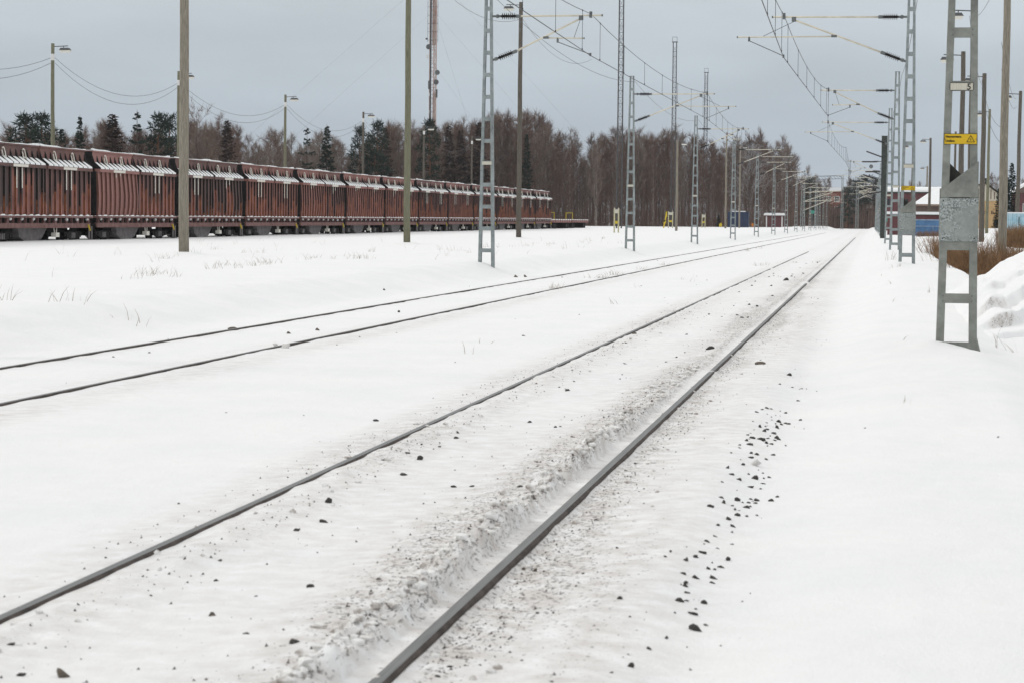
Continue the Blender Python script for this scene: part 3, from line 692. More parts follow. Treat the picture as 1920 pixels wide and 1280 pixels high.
for px, y, yt, r, lamp, w, l in (
    (1878, 75, -60, .145, 0, 'wood', 'thick wooden pole rising out of the brown willows at the right edge'),
    (1817, 101, 13, .15, -1, 'wood3', 'tall lamp pole seen between the legs of the nearest mast, right one'),
    (1799, 112, 97, .14, -1, 'wood3', 'lamp pole seen between the legs of the nearest mast, left one'),
    (1839.5, 128, 138, .15, -1, 'wood3', 'wooden lamp pole immediately right of the nearest mast'),
    (1849.5, 173, 205, .12, -1, 'wood2', 'slimmer lamp pole between the nearest mast and the ochre house'),
    (1906, 137, 171, .125, -1, 'wood3', 'dark lamp pole at the right edge beyond the pale blue fence'),
    (1788, 242, 247, .14, 0, 'wood3', 'thin far pole just inside the left leg of the nearest mast'),
    (1741.5, 244, 259, .15, -1, 'wood3', 'lamp pole standing over the snowy hipped roof, taller one'),
    (1736.5, 356, 312, .16, -1, 'wood', 'lamp pole standing over the snowy hipped roof, shorter one'),
    (1709, 242, 269, .15, -1, 'wood3', 'lamp pole seen through the guarded second right mast')):
    x = gx(px, y); pole(x, y, at(px, yt, y).z, r, l, G3, w, lamp=lamp, lean=.004 if r < .14 else 0)
b = MB()
def pz(px, yt, y): return at(px, yt, y)
for p, q in (((1841, 150, 128), (1878, 240, 75)), ((1841, 165, 128), (1878, 270, 75)), ((1878, 80, 75), (1906, 185, 137)), ((1878, 130, 75), (1906, 200, 137)), ((1841, 150, 128), (1850, 215, 173)), ((1818, 30, 101), (1841, 160, 128)), ((1878, -60, 75), (1820, 30, 101))):
    sagwire(b, pz(*p), pz(*q), .55, .009, 10)
tag(b.build('pole_cable', M['wire'], None), 'thin cables slung between the wooden poles on the right', 'cable')

# ------------------------------------------------------------------ ore wagons
def body_half(bulge):
    # local: y along the train (-3.2..3.2), x across, z above the railhead
    L = 3.2; b = MB(); r = random.Random(5+int(bulge*100))
    def off(z, y): return bulge*math.sin(PI*min(1, max(0, (z-1.45)/2.3)))*(.6+.4*math.sin(y*1.1))
    zs = [1.45, 1.9, 2.5, 3.1, 3.72]
    ny = 18
    for s in (1, -1):
        for i in range(ny):
            y0 = -L+2*L*i/ny; y1 = -L+2*L*(i+1)/ny
            for a, c in zip(zs[:-1], zs[1:]):
                q = [(s*(1.33+off(a, y0)), y0, a), (s*(1.33+off(a, y1)), y1, a), (s*(1.33+off(c, y1)), y1, c), (s*(1.33+off(c, y0)), y0, c)]
                b.quad(*(q if s > 0 else q[::-1]))
    for s in (1, -1):
        b.quad(*[(x*1.33, s*L, z) for x, z in ((s, 1.45), (-s, 1.45), (-s, 3.72), (s, 3.72))])
    b.box((0, 0, 4.36), (2.2, 2*L-.02, .96))                       # narrower crown above the ledge
    for s in (1, -1):
        b.box((s*1.40, 0, 3.80), (.30, 2*L, .155))                 # ledge beam
        b.box((s*1.125, 0, 4.80), (.10, 2*L+.02, .07))             # top rim
        b.prism([(1.10, 3.879), (1.52, 3.879), (1.10, 4.20)], (0, -L+.02, 0), (s, 0, 0), (0, 0, 1), (0, 2*L-.04, 0))
    rb = b; ribs = []; guss = []
    for k in range(10):
        y = -L+.06+k*(2*L-.12)/9
        sw = 0 if not bulge else (.10 if k > 5 else .04)
        for s in (1, -1):
            f0 = len(rb.f)
            for a, c in zip(zs[:-1], zs[1:]):
                ya = y+sw*math.sin(PI*(a-1.45)/2.27*1.6); yc = y+sw*math.sin(PI*(c-1.45)/2.27*1.6)
                xa, xc = 1.33+off(a, y), 1.33+off(c, y)
                lo = [(s*(xa-.02), ya-.065, a), (s*(xa+.10), ya-.065, a), (s*(xa-.02), ya+.065, a), (s*(xa+.10), ya+.065, a)]
                hi = [(s*(xc-.02), yc-.065, c), (s*(xc+.10), yc-.065, c), (s*(xc-.02), yc+.065, c), (s*(xc+.10), yc+.065, c)]
                rb.hexa(lo+hi)
            ribs.append((f0, len(rb.f))); f0 = len(rb.f)
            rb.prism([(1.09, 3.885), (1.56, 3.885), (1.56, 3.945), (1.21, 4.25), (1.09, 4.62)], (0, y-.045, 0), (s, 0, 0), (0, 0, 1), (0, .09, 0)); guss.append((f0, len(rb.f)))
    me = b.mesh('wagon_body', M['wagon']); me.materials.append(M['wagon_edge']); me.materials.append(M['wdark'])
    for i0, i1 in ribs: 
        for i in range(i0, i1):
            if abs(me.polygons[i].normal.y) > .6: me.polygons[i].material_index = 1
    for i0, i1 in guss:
        for i in range(i0, i1): me.polygons[i].material_index = 2  # dark shaded look of the gussets painted in with the gear material
    return me
def shelf_snow(seed):
    r = random.Random(seed); L = 3.2; b = MB()
    for s in (1,):
        for k in range(9):
            y0 = -L+.12+k*(2*L-.12)/9; y1 = y0+(2*L-.12)/9-.12
            h0 = r.uniform(.0, .03); e = r.uniform(-.03, .05); t = 4.17+r.uniform(-.05, .06)
            zt = lambda x: 3.885+(1.52-x)/.42*.325
            P = []
            for x, h in ((1.56, .05), (1.13, h0)):
                zb = 3.882 if x > 1.5 else zt(x)
                for y in (y0, y1): P.append(((s*x, y, zb), (s*x, y, zb+.042+h*.6)))
            (a0, a1), (b0, b1), (c0, c1), (d0, d1) = P
            b.hexa([a0, b0, c0, d0, a1, b1, c1, d1])
    return b.mesh('shelf_snow', M['snow'])
def top_snow(seed):
    r = random.Random(seed); b = MB(); L = 3.2
    for s in (1, -1):
        n = 26; pr = None; ph = r.uniform(0, 9)
        for k in range(n+1):
            y = -L+2*L*k/n; h = max(.015, .055+.045*math.sin(ph+k*.21)+.02*math.sin(ph*2+k*.6)+r.uniform(-.006, .006))
            w = .09+.01*math.sin(k*.4)
            cur = [(s*(1.10-w), y, 4.838), (s*(1.13+w*.55), y, 4.838), (s*(1.10-w*.6), y, 4.838+h), (s*(1.13+w*.3), y, 4.838+h)]
            if pr: b.hexa(pr[:2]+cur[:2]+pr[2:]+cur[2:])
            pr = cur
    b.box((0, 0, 4.85), (2.0, 2*L-.06, .05))
    return b.mesh('top_snow', M['snow'], True)
def loops():
    b = []
    for y in (-1.45, 1.1):
        m = MB()
        for s in (1,):
            m.tube([(s*1.30, y-.16, 4.05), (s*1.22, y-.17, 4.42)]+[(s*1.20, y-.17*math.cos(a), 4.45+.17*math.sin(a)) for a in np.linspace(.2, PI-.2, 6)]+[(s*1.22, y+.17, 4.42), (s*1.30, y+.16, 4.05)], .032, 6)
        b.append(m.mesh('lifting_loop', M['wpaint'], True))
    return b
def stripes():
    m = MB(); L = 3.2
    for s in (1, -1):
        m.box((s*1.553, -.1, 3.80), (.006, 1.9, .13))
        for k in (4, 5):
            y = -L+.06+k*(2*L-.12)/9
            m.box((s*1.436, y, 3.22), (.008, .11, .98))
    return m.mesh('painted_marking', M['wpaint'])
BODY = [body_half(0), body_half(.07), body_half(.035)]
SHELF = [shelf_snow(k) for k in range(3)]; TOPS = [top_snow(k) for k in range(4)]; LOOPS = loops(); STRIPE = stripes()
def make_wagon():
    root = empty('hopper_wagon')
    for h, y in enumerate((-3.33, 3.33)):
        bd = mkobj('wagon_body', BODY[0], root, (0, y, 0))
        mkobj('shelf_snow', SHELF[h], bd); mkobj('top_snow', TOPS[h], bd)
        for l in LOOPS: mkobj('lifting_loop', l, bd)
        mkobj('painted_marking', STRIPE, bd)
        e = -1 if h == 0 else 1
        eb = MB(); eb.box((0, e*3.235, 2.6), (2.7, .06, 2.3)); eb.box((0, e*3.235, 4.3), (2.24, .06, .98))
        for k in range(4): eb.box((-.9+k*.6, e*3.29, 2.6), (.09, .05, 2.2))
        eb.build('end_wall', M['wdark'], bd)  # end walls coloured dark to paint in the shade of the coupling gap
    b = MB(); b.box((0, 0, 1.37), (3.04, 13.3, .10)); b.build('floor_ledge', M['wframe'], root)
    b = MB(); b.box((0, 0, 1.20), (2.1, 13.2, .235)); b.build('underframe', M['wdark'], root)
    b = MB(); b.box((0, 2.9, .62), (1.5, 1.6, .5)); b.box((0, -3.0, .66), (1.4, 1.2, .42)); b.tube([(.55, -6, .55), (.55, 6, .55)], .07, 6); b.box((0, 0, .96), (1.9, 12.6, .24)); b.build('rigging_and_shade_fill', M['wdark'], root)  # brake rigging, with dark boxes added to stand for shade under the wagon
    for s in (1, -1):
        side_ = MB(); side_.box((s*1.36, 0, .93), (.10, 13.1, .22)); side_.box((s*1.31, 0, 1.05), (.2, 13.1, .03))
        for k in range(17):
            y = -6.3+k*.788
            side_.box((s*1.33, y, 1.19), (.12, .22 if k % 4 == 2 else .07, .255))
            if k % 2 == 0: side_.prism([(-.25, .12), (.0, .12), (0, -.12)], (s*1.30, y+.3, 1.19), (0, 1, 0), (0, 0, 1), (s*.04, 0, 0))
        side_.build('side_sill', M['wframe'], root)
        b = MB(); rr = random.Random(4); pr_ = None
        for k in range(91):
            y = -6.6+k*13.2/90; h = .012+.05*max(0, math.sin(k*1.05)+rr.uniform(-.3, .5)); w = .05+.06*min(1, h/.05)
            cur = [(s*1.44, y, 1.421), (s*(1.44+w), y, 1.421), (s*1.44, y, 1.421+h), (s*(1.44+w*.8), y, 1.421+h)]
            if pr_: b.hexa(pr_[:2]+cur[:2]+pr_[2:]+cur[2:])
            pr_ = cur
        b.build('ledge_snow', M['snow'], root)
        for k in range(9):
            b = MB(); b.ico((s*1.42, -6.0+k*1.5, 1.26), .085, (1, 1, 1), .2, rr); b.build('snow_knob', M['snow'], root)
    b = MB(); pr = [(-2.2, .86), (1.8, .86), (1.0, .30), (.2, .16), (-1.2, .16), (-2.0, .42)]
    b.prism([(y, z) for y, z in pr], (-.95, -.2, 0), (0, 1, 0), (0, 0, 1), (1.9, 0, 0)); b.build('discharge_hopper', M['belly'], root)
    for y in (-4.75, 4.75):
        bo = MB()
        for s in (1, -1):
            bo.prism([(-1.25, .62), (1.25, .62), (1.25, .42), (.45, .26), (-.45, .26), (-1.25, .42)], (s*1.02, y, 0), (0, 1, 0), (0, 0, 1), (s*.12, 0, 0))
        bo.box((0, y, .52), (2.0, .5, .3)); g = bo.build('bogie', M['wdark'], root)
        for dy in (-.92, .92):
            w = MB()
            for s in (1, -1):
                w.tube([(s*.70, y+dy, .46), (s*.84, y+dy, .46)], .46, 18); w.tube([(s*.98, y+dy, .46), (s*1.18, y+dy, .46)], .13, 10)
            w.tube([(-.7, y+dy, .46), (.7, y+dy, .46)], .08, 8); w.build('wheelset', M['wdark'], g)
        sp = MB()
        for s in (1, -1):
            for dy in (-.2, 0, .2): sp.tube([(s*1.10, y+dy, .30), (s*1.10, y+dy, .58)], .07, 8)
        sp.build('spring', M['belly'], g)
    for e in (1, -1):
        b = MB(); b.box((0, e*6.85, .95), (.35, .55, .30)); b.build('coupler', M['wdark'], root)
    for s in (1, -1):
        b = MB(); b.box((s*1.3, 1.75, .48), (.25, .5, .22)); b.tube([(s*1.3, 1.55, .82), (s*1.3, 1.65, .5)], .03, 5); b.tube([(s*1.3, 1.95, .82), (s*1.3, 1.85, .5)], .03, 5); b.build('brake_box', M['wpaint'], root)
        b = MB(); b.tube([(s*1.4, 6.35, .9), (s*1.4, 6.35, .2)], .045, 6); b.tube([(s*1.4, 6.75, .9), (s*1.4, 6.75, .2)], .045, 6); b.box((s*1.4, 6.55, .2), (.2, .5, .05)); b.build('step', M['belly'], root)
        b = MB(); b.tube([(s*1.45, 6.1, .98), (s*1.5, 6.2, .75), (s*1.45, 6.35, .7)], .045, 6); b.build('grab_handle', M['yellow'], root)
    return root
TRX = -41.4; Y0 = 112.1; PITCHW = 14.17
wag = make_wagon()
wl = ['rust-brown hopper wagon cut off by the left picture edge', 'charcoal-streaked hopper wagon under the leftmost lamp post', 'pinkish hopper wagon with bulging sides left of the thick wooden pole',
      'dark brown hopper wagon just right of the leftmost thick pole', 'bright rust-red hopper wagon, the fifth from the left edge', 'bowed brown hopper wagon in front of the two dark spruces', 'evenly red ribbed hopper wagon, right of the two dark spruces',
      'red-brown hopper wagon crossed by the second thick pole', 'dark patched hopper wagon just right of the second thick pole', 'faded red hopper wagon left of the nearest left mast', 'red hopper wagon seen through the nearest left mast',
      'hopper wagon between the nearest left mast and the dark lamp pole', 'hopper wagon partly hidden by the dark lamp pole', 'last tall hopper wagon, next to the low flat wagons']
tone = [((.95, .0), (.9, .0)), ((.95, 0), (.75, .05)), ((.0, .75), (.8, .12)), ((.85, 0), (.9, .05)), ((.25, 0), (.3, 0)), ((.1, .25), (.6, 0)), ((.0, .3), (0, .25)), ((.1, .25), (.1, .15)), ((.8, .05), (.6, .15)), ((.2, .35), (.6, .3)), ((.5, .1), (.5, .05)), ((.7, .1), (.6, .15)), ((.5, .2), (.7, .1)), ((.5, .15), (.7, .1))]
bul = [(0, 0), (0, 0), (1, 0), (0, 2), (0, 0), (1, 2), (1, 1), (2, 2), (0, 0), (0, 0), (0, 2), (0, 0), (0, 0), (0, 0)]
for i in range(14):
    o = wag if i == 0 else copy_tree(wag)
    y = Y0+(i-1.5)*PITCHW
    o.location = (TRX, y, -.02+.0013*(y-100)); tag(o, wl[i], 'freight wagon', 'hopper wagons in the train')
    bodies = sorted([c for c in o.children if c.name.startswith('wagon_body')], key=lambda c: c.location.y)
    for h, bd in enumerate(bodies):
        bd.data = BODY[bul[i][h]]; bd.color = (*tone[i][h], 0, 1)
        for c in bd.children:
            if c.name.startswith('top_snow'): c.data = TOPS[(i*2+h*3) % 4]
            if c.name.startswith('shelf_snow'): c.data = SHELF[(i+h) % 3]
def flat_wagon():
    r = empty('flat_wagon')
    b = MB(); b.box((0, 0, 1.08), (2.8, 17, .34)); b.build('deck', M['wagon'], r)
    b = MB(); b.box((0, 0, 1.29), (2.84, 17.04, .10)); b.build('deck_snow', M['snow'], r)
    b = MB()
    for k in range(8):
        for s in (1, -1): b.box((s*1.44, -7.7+k*2.2, 1.1), (.07, .12, .5))
    b.build('stake_pocket', M['wframe'], r)
    for y in (-6, 6):
        b = MB(); b.box((0, y, .5), (2.1, 2.6, .45)); g = b.build('bogie', M['wdark'], r)
        for dy in (-.9, .9):
            w = MB(); w.tube([(-1.0, y+dy, .45), (1.09, y+dy, .45)], .44, 16); w.build('wheelset', M['wdark'], g)
    b = MB(); b.tube([(1.3, -8.3, 1.3), (1.3, -8.3, 2.2), (.4, -8.3, 2.2), (.4, -8.3, 1.3)], .05, 6); b.build('end_rail', M['yellow'], r)
    return r
fw = flat_wagon(); fw.location = (TRX, 293.5, .24); tag(fw, 'low empty flat wagon with snowy deck, directly behind the last hopper wagon', 'freight wagon', 'flat wagons')
f2 = copy_tree(fw); f2.location = (TRX, 311.5, .26); tag(f2, 'low empty flat wagon with snowy deck, at the very end of the train', 'freight wagon', 'flat wagons')

# ------------------------------------------------------------------ radio tower and lattice floodlight masts
def lattice(b, z0, z1, w0, w1, step, rl, rb, legs=3):
    def ring(z):
        t = (z-z0)/(z1-z0); w = w0+(w1-w0)*t
        if legs == 4: return [Vector((sx*w/2, sy*w/2, z)) for sx, sy in ((-1, -1), (1, -1), (1, 1), (-1, 1))]
        return [Vector((w/2*math.cos(a)*1.155, w/2*math.sin(a)*1.155, z)) for a in (PI*7/6, PI*11/6, PI/2)]
    n = int((z1-z0)/step)
    for j in range(legs): b.tube([ring(z0)[j], ring(z1)[j]], rl, 5)
    for k in range(n):
        a = ring(z0+k*step); c = ring(z0+(k+1)*step)
        for j in range(legs):
            q = (j+1) % legs
            b.tube([a[j], a[q]], rb, 3, False); b.tube([a[j], c[q]] if k % 2 else [a[q], c[j]], rb, 3, False)
for px, y, yt, l in ((1160.5, 313, -4, 'tallest dark lattice mast, reaching the top of the picture above the wood'), (1261, 396, 80, 'dark lattice mast rising from the wood, middle one of the lattice masts'), (1320.5, 472, 137, 'dark lattice mast rising from the wood, shortest one of the lattice masts')):
    p = at(px, 425, y); zt = at(px, yt, y).z; r = empty('lattice_mast', (p.x, y, 0)); tag(r, l, 'lattice mast', 'dark lattice masts in the wood')
    b = MB(); lattice(b, -.2, zt, .72, .60, .9, .055, .026, 4); b.build('lattice', M['mast_grey'], r)
    b = MB(); b.box((0, 0, zt+.06), (.95, .95, .1)); b.build('top_platform', M['mast_grey'], r)
    b = MB()
    for dx in (-.4, .4): b.tube([(dx, -.4, zt+.1), (dx, -.4, zt+.9)], .03, 4)
    b.tube([(-.4, -.4, zt+.9), (.4, -.4, zt+.9)], .03, 4); b.build('top_rail', M['mast_grey'], r)
yT = 430.0; pT = at(811, 300, yT); r = empty('radio_tower', (pT.x, yT, 0)); tag(r, 'red and white guyed radio tower with dish antennas above the left wood', 'radio tower')
S = yT/FPX
def tz(py): return at(811, py, yT).z
b = MB(); lattice(b, -.3, tz(-60), 1.25, 1.25, 1.3, .13, .045, 3); b.build('lattice', M['mast_pink'], r)
for (a, c) in ((232, 165), (85, -60)):
    b = MB()
    for k in range(int((tz(c)-tz(a))/1.0)): b.box((.22, .1, tz(a)+.5+k*1.0), (.86 if a < 100 else .55, .35, .86+.14))
    b.build('panel', M['mast_pink'], r)
b = MB(); b.tube([(-.5, -.5, 0), (-.42, -.5, tz(-60))], .17, 6); b.build('cable_duct', M['mast_grey'], r)
b = MB()
for k in range(6):
    z = tz(80)+k*1.6
    for s in (-1, 1): b.tube([(s*1.0, -.7, z), (s*1.0, -.7, z+1.5)], .035, 4)
    b.tube([(-1.0, -.7, z+.4), (1.0, -.7, z+.4)], .03, 4)
b.build('antenna_frame', M['mast_grey'], r)
for dx, py, rad, m in ((-.75, 89, .52, 'lamp_metal'), (1.0, 137, .5, 'clamp'), (.78, 155, .52, 'lamp_metal'), (-1.2, 74, .2, 'lamp_metal')):
    b = MB(); z = tz(py); b.tube([(dx, -.55, z), (dx, -.95, z)], [rad*.8, rad], 14); b.build('dish_antenna', M[m], r)
for dx, py, h in ((-1.1, 107, .75), (-.55, 178, .5), (-.7, 160, 1.6), (.8, 176, 1.6), (-.62, 210, .5)):
    b = MB(); b.box((dx, -.5, tz(py)), (.34, .25, h)); b.build('panel_antenna', M['white'] if h < 1 else M['lamp_metal'], r)
b = MB()
for zt_, dx, dy in ((tz(20), -38, -30), (tz(20), 40, -26), (tz(-50), -46, -34), (tz(-50), 48, -30), (tz(120), 26, -20), (tz(20), 6, 45)):
    b.tube([(0, 0, zt_), (dx, dy, .3)], .009, 3)
b.build('guy_wire', M['wire'], r)

# ------------------------------------------------------------------ small trackside things
def yframe(px, y, h, w, label):
    x = gx(px, y); z = gz(x, y); r = empty('trackside_marker', (x, y, z)); tag(r, label, 'trackside marker', 'yellow frames at the edge of the wood')
    for s in (-1, 1): b = MB(); b.box((s*w/2, 0, h/2-.2), (.13, .13, h+.4)); b.build('leg', M['yellow_pale'], r)
    b = MB(); b.box((0, 0, h*.42), (w-.135, .1, .26)); b.build('crossbar', M['yellow'], r)
    b = MB(); b.prism([(-w/2, -.35), (w/2, -.35), (w/2, .25), (w*.25, .02), (-w*.25, .02), (-w/2, .25)], (0, -.1, h-.15), (1, 0, 0), (0, 0, 1), (0, .03, 0)); b.build('top_plate', M['plate'], r)
yframe(1155.5, 215, 2.35, .40, 'pale yellow two-legged frame left of the second left mast')
yframe(1257, 330, 2.45, .62, 'pale yellow two-legged frame near the slim grey lamp post')
yframe(1319, 360, 2.2, .48, 'small pale yellow frame right of the third left mast')
x = gx(1246, 335); r = empty('point_signal', (x, 335, gz(x, 335))); tag(r, 'leaning yellow and black point signal beside a yellow frame', 'signal')
b = MB(); b.tube([(-.2, 0, -.2), (.1, 0, 1.2), (.28, 0, 2.5)], .1, 7); b.build('post', M['yellow'], r)
b = MB(); b.box((0, -.12, .95), (.42, .04, .42)); b.box((.25, -.12, 1.9), (.25, .04, .3)); b.build('signal_board', M['yellow'], r)
b = MB(); b.prism([(-.2, -.2), (.2, .2), (-.2, .2)], (0.02, -.15, 1.0), (1, 0, 0), (0, 0, 1), (0, .01, 0)); b.build('black_triangle', M['black'], r)
x = gx(1351, 420); b = MB(); z = gz(x, 420); b.box((x, 420, z+.35), (.55, .5, .5)); b.box((x, 420, z+.05), (.2, .2, .5)); b.tube([(x-.15, 420, z+.6), (x+.2, 420, z+.72)], .12, 7)
tag(b.build('yellow_box', M['yellow'], None), 'small yellow box on the snow left of the navy hut', 'box')
x = gx(1411, 415); b = MB(); z = gz(x, 415); b.box((x, 415, z+.5), (.4, .4, .5)); b.tube([(x, 415, z-.1), (x, 415, z+.3)], .07, 6); b.tube([(x, 414.8, z+.55), (x, 414.75, z+.55)], .16, 8)
tag(b.build('orange_box', M['orange'], None), 'small orange box on a stub between the two huts', 'box')
def hut(px0, px1, y, ytop, label, wall, roofh, trim, name, flat):
    x0, x1 = gx(px0, y), gx(px1, y); xc = (x0+x1)/2; w = x1-x0; z = gz(xc, y); zt = at((px0+px1)/2, ytop, y).z; h = zt-z
    r = empty(name, (xc, y, z)); tag(r, label, 'hut')
    b = MB(); b.box((0, 1.5, h/2-.3), (w, 3, h+.6)); wl_ = b.build('wall', M[wall], r)
    if flat:
        b = MB(); b.box((0, 1.5, h+.06), (w+.1, 3.1, .12)); rf = b.build('roof', M[wall], r)
        b = MB(); b.box((w*.02, 1.5, h+.22), (w*.62, 2.9, .2)); b.build('roof_snow', M['snow'], rf)
        b = MB(); b.box((-w*.33, -.03, h*.33), (.12, .06, h*.6)); b.build('door_frame', M['ice_blue'], r)
        b = MB(); b.box((w*.12, -.04, h*.42), (.9, .06, h*.8)); b.build('door', M['navy'], r)
    else:
        b = MB(); b.box((0, 1.5, h+.08), (w+.75, 3.7, .16)); rf = b.build('roof', M['red_wall'], r)
        b = MB(); n = 9; prof = [(-w/2-.42, .165), (w/2+.42, .165), (w/2+.44, roofh*.6), (w/2+.2, roofh), (-w/2-.2, roofh*1.02), (-w/2-.45, roofh*.6)]
        b.prism(prof, (0, -.42, h), (1, 0, 0), (0, 0, 1), (0, 3.9, 0)); b.build('roof_snow', M['snow'], rf)
        b = MB(); b.box((-w*.28, .4, h+roofh+.12), (.4, .4, .45)); b.build('vent', M['dark_steel'], rf)
        for s in (-1, 1): b = MB(); b.box((s*(w/2-.1), -.02, h/2), (.22, .06, h)); b.build('corner_board', M['white'], r)
        b = MB(); b.box((.35, -.03, h*.42), (.8, .05, h*.8)); b.build('door', M['red_wall'], r)
hut(1364, 1403, 428, 399, 'navy blue box hut with thin snow on its flat roof', 'navy', .2, None, 'navy_hut', True)
hut(1436, 1467, 430, 406, 'dark red hut with white corner boards under a thick white snow roof', 'red_wall', .62, 1, 'red_hut', False)
# green signal boxes on slim posts, far station lattice masts
for px, y, yb_, l in ((1523, 420, 398, 'small green sign board on a slim post at the far station'), (1661, 240, 412, 'small green sign board beside the dark terminal post')):
    p = at(px, yb_, y); r = empty('sign_post', (p.x, y, 0)); tag(r, l, 'sign', 'green sign boards')
    b = MB(); b.tube([(0, 0, -.3), (0, 0, p.z)], .06, 6); b.build('post', M['clamp'], r)
    b = MB(); b.box((0, -.08, p.z), (.75 if y > 300 else .42, .05, .62 if y > 300 else .5)); b.build('board', M['green'], r)
for k, (px, y, yt, wpx, l) in enumerate(((1506, 400, 355, 8, 'stout greenish lattice mast at the far station'), (1532, 520, 330, 4, 'slim lattice mast carrying the left end of the far gantry'), (1580, 520, 328, 4, 'slim lattice mast carrying the right end of the far gantry'), (1608, 560, 345, 5, 'far lattice mast in front of the dark bushy pines'))):
    p = at(px, yt, y); r = empty('station_mast', (p.x, y, 0)); tag(r, l, 'lattice mast', 'lattice masts at the far station')
    b = MB(); lattice(b, -.2, p.z, wpx*y/FPX, wpx*y/FPX*.7, 1.0, .06, .03, 4); b.build('lattice', M['galv'], r)
    if k in (0, 3):
        sd_ = 1
        for q, (zz, ll) in enumerate(((p.z-.6, 6.5), (p.z-2.2, 5.0))):
            b = MB(); b.tube([(0, 0, zz), (sd_*ll, 0, zz+.3)], .06, 5); b.tube([(0, 0, zz-1.6), (sd_*ll*.8, 0, zz+.1)], .06, 5); b.build('cantilever_arm', M['cant'], r)
a = at(1532, 331, 520); c = at(1580, 330, 520); b = MB(); b.tube([a, c], .07, 5); b.tube([a-Vector((0, 0, .7)), c-Vector((0, 0, .7))], .05, 5)
for k in range(8):
    q = a.lerp(c, k/8); s_ = a.lerp(c, (k+1)/8); b.tube([q, s_-Vector((0, 0, .7))], .03, 4)
tag(b.build('gantry_beam', M['mast_grey'], None), 'thin lattice gantry beam over the tracks at the far station', 'gantry')

# ------------------------------------------------------------------ buildings
def window(parent, x, y, z, w, h, tr='white', fr=.08):
    f = MB()
    for dx in (-w/2-fr/2, w/2+fr/2): f.box((dx+x, y-.03, z), (fr, .07, h+2*fr))
    for dz in (-h/2-fr/2, h/2+fr/2): f.box((x, y-.03, z+dz), (w, .07, fr))
    f.box((x, y-.025, z), (.05, .05, h))
    o = f.build('window', M[tr], parent)
    g = MB(); g.box((x, y-.008, z), (w, .02, h)); g.build('pane', M['glass'], o)
# red brick apartment block
y = 640; x0, x1 = gx(1488, y), gx(1583, y); w = x1-x0; xc = (x0+x1)/2; zt = at(1560, 361, y).z
r = empty('apartment_block', (xc, y, 0)); tag(r, 'red brick apartment block with snowy roof, half hidden by far trees', 'building')
b = MB(); b.box((0, 6, zt/2-.5), (w, 12, zt+1)); b.build('wall', M['brick'], r)
b = MB(); b.box((0, 6, zt+.15), (w+.9, 12.9, .3)); rf = b.build('roof', M['red_wall'], r)
b = MB(); b.box((0, 6, zt+.82), (w+.8, 12.8, 1.02)); b.build('roof_snow', M['snow'], rf)
for fl in range(3):
    for k in range(6):
        window(r, w/2-1.7-k*2.35-.5, 0, zt-1.9-fl*2.9, 1.15, 1.4, 'white', .14)
b = MB(); b.box((w/2-.35, -.06, zt/2), (.5, .12, zt)); b.build('corner_strip', M['cream'], r)
# long dark red building
y = 330; x0, x1 = gx(1652, y), gx(1800, y); w = x1-x0; xc = (x0+x1)/2; zt = at(1720, 363, y).z
r = empty('long_red_building', (xc, y, 0)); tag(r, 'long dark red building with a straight snowy roof behind the right masts', 'building')
b = MB(); b.box((0, 4, zt/2-.5), (w, 8, zt+1)); b.build('wall', M['red_wall'], r)
b = MB(); b.box((0, 4, zt+.1), (w+.5, 8.6, .2)); rf = b.build('roof', M['dark_steel'], r)
b = MB(); b.prism([(-.3, .21), (8.3, .21), (8.3, .6), (4, 1.0), (0, .72), (-.3, .5)], (-w/2-.24, 0, zt), (0, 1, 0), (0, 0, 1), (w+.48, 0, 0)); b.build('roof_snow', M['snow'], rf)
for k in range(5): window(r, -w/2+1.2+k*2.2, 0, zt-1.3, .8, .9, 'red_wall')
# tan house with hipped snowy roof
y = 270; x0, x1 = gx(1713, y), gx(1822, y); w = x1-x0; xc = (x0+x1)/2; ze = at(1740, 385, y).z; zp = at(1775, 350, y).z
r = empty('tan_house', (xc, y, 0)); tag(r, 'tan boarded house with a large white hipped snow roof', 'building')
b = MB(); b.box((0, 3.5, ze/2-.3), (w-.5, 7, ze+.6)); b.build('wall', M['tan_dark'], r)
b = MB(); b.prism([(-w*.08, ze-1.6), (w/2, ze-1.6), (w/2, ze+.1), (w*.12, ze+.12), (-w*.08, ze-.1)], (0, -.03, 0), (1, 0, 0), (0, 0, 1), (0, -.05, 0)); b.build('gable_board', M['tan'], r)
i = 0
def hip(x0, x1, y0, y1, z0, z1, run, name, m, par):
    b = MB(); xa, xb = x0+run, x1-run; ym = (y0+y1)/2
    A, B_, C_, D = (x0, y0, z0), (x1, y0, z0), (x1, y1, z0), (x0, y1, z0); E, F_ = (xa, ym, z1), (xb, ym, z1)
    b.quad(A, B_, F_, E); b.quad(C_, D, E, F_); b.tri(D, A, E); b.tri(B_, C_, F_); b.quad(D, C_, B_, A)
    return b.build(name, m, par)
rf = hip(-w/2-.1, w/2+.1, -.7, 7.7, ze-.02, zp-.25, 3.0, 'roof', M['dark_steel'], r)
hip(-w/2-.2, w/2+.2, -.8, 7.8, ze+.10, zp, 3.0, 'roof_snow', M['snow'], rf)
b = MB(); b.box((0, -.74, ze+.0), (w+.3, .06, .2)); b.build('fascia', M['tan'], r)
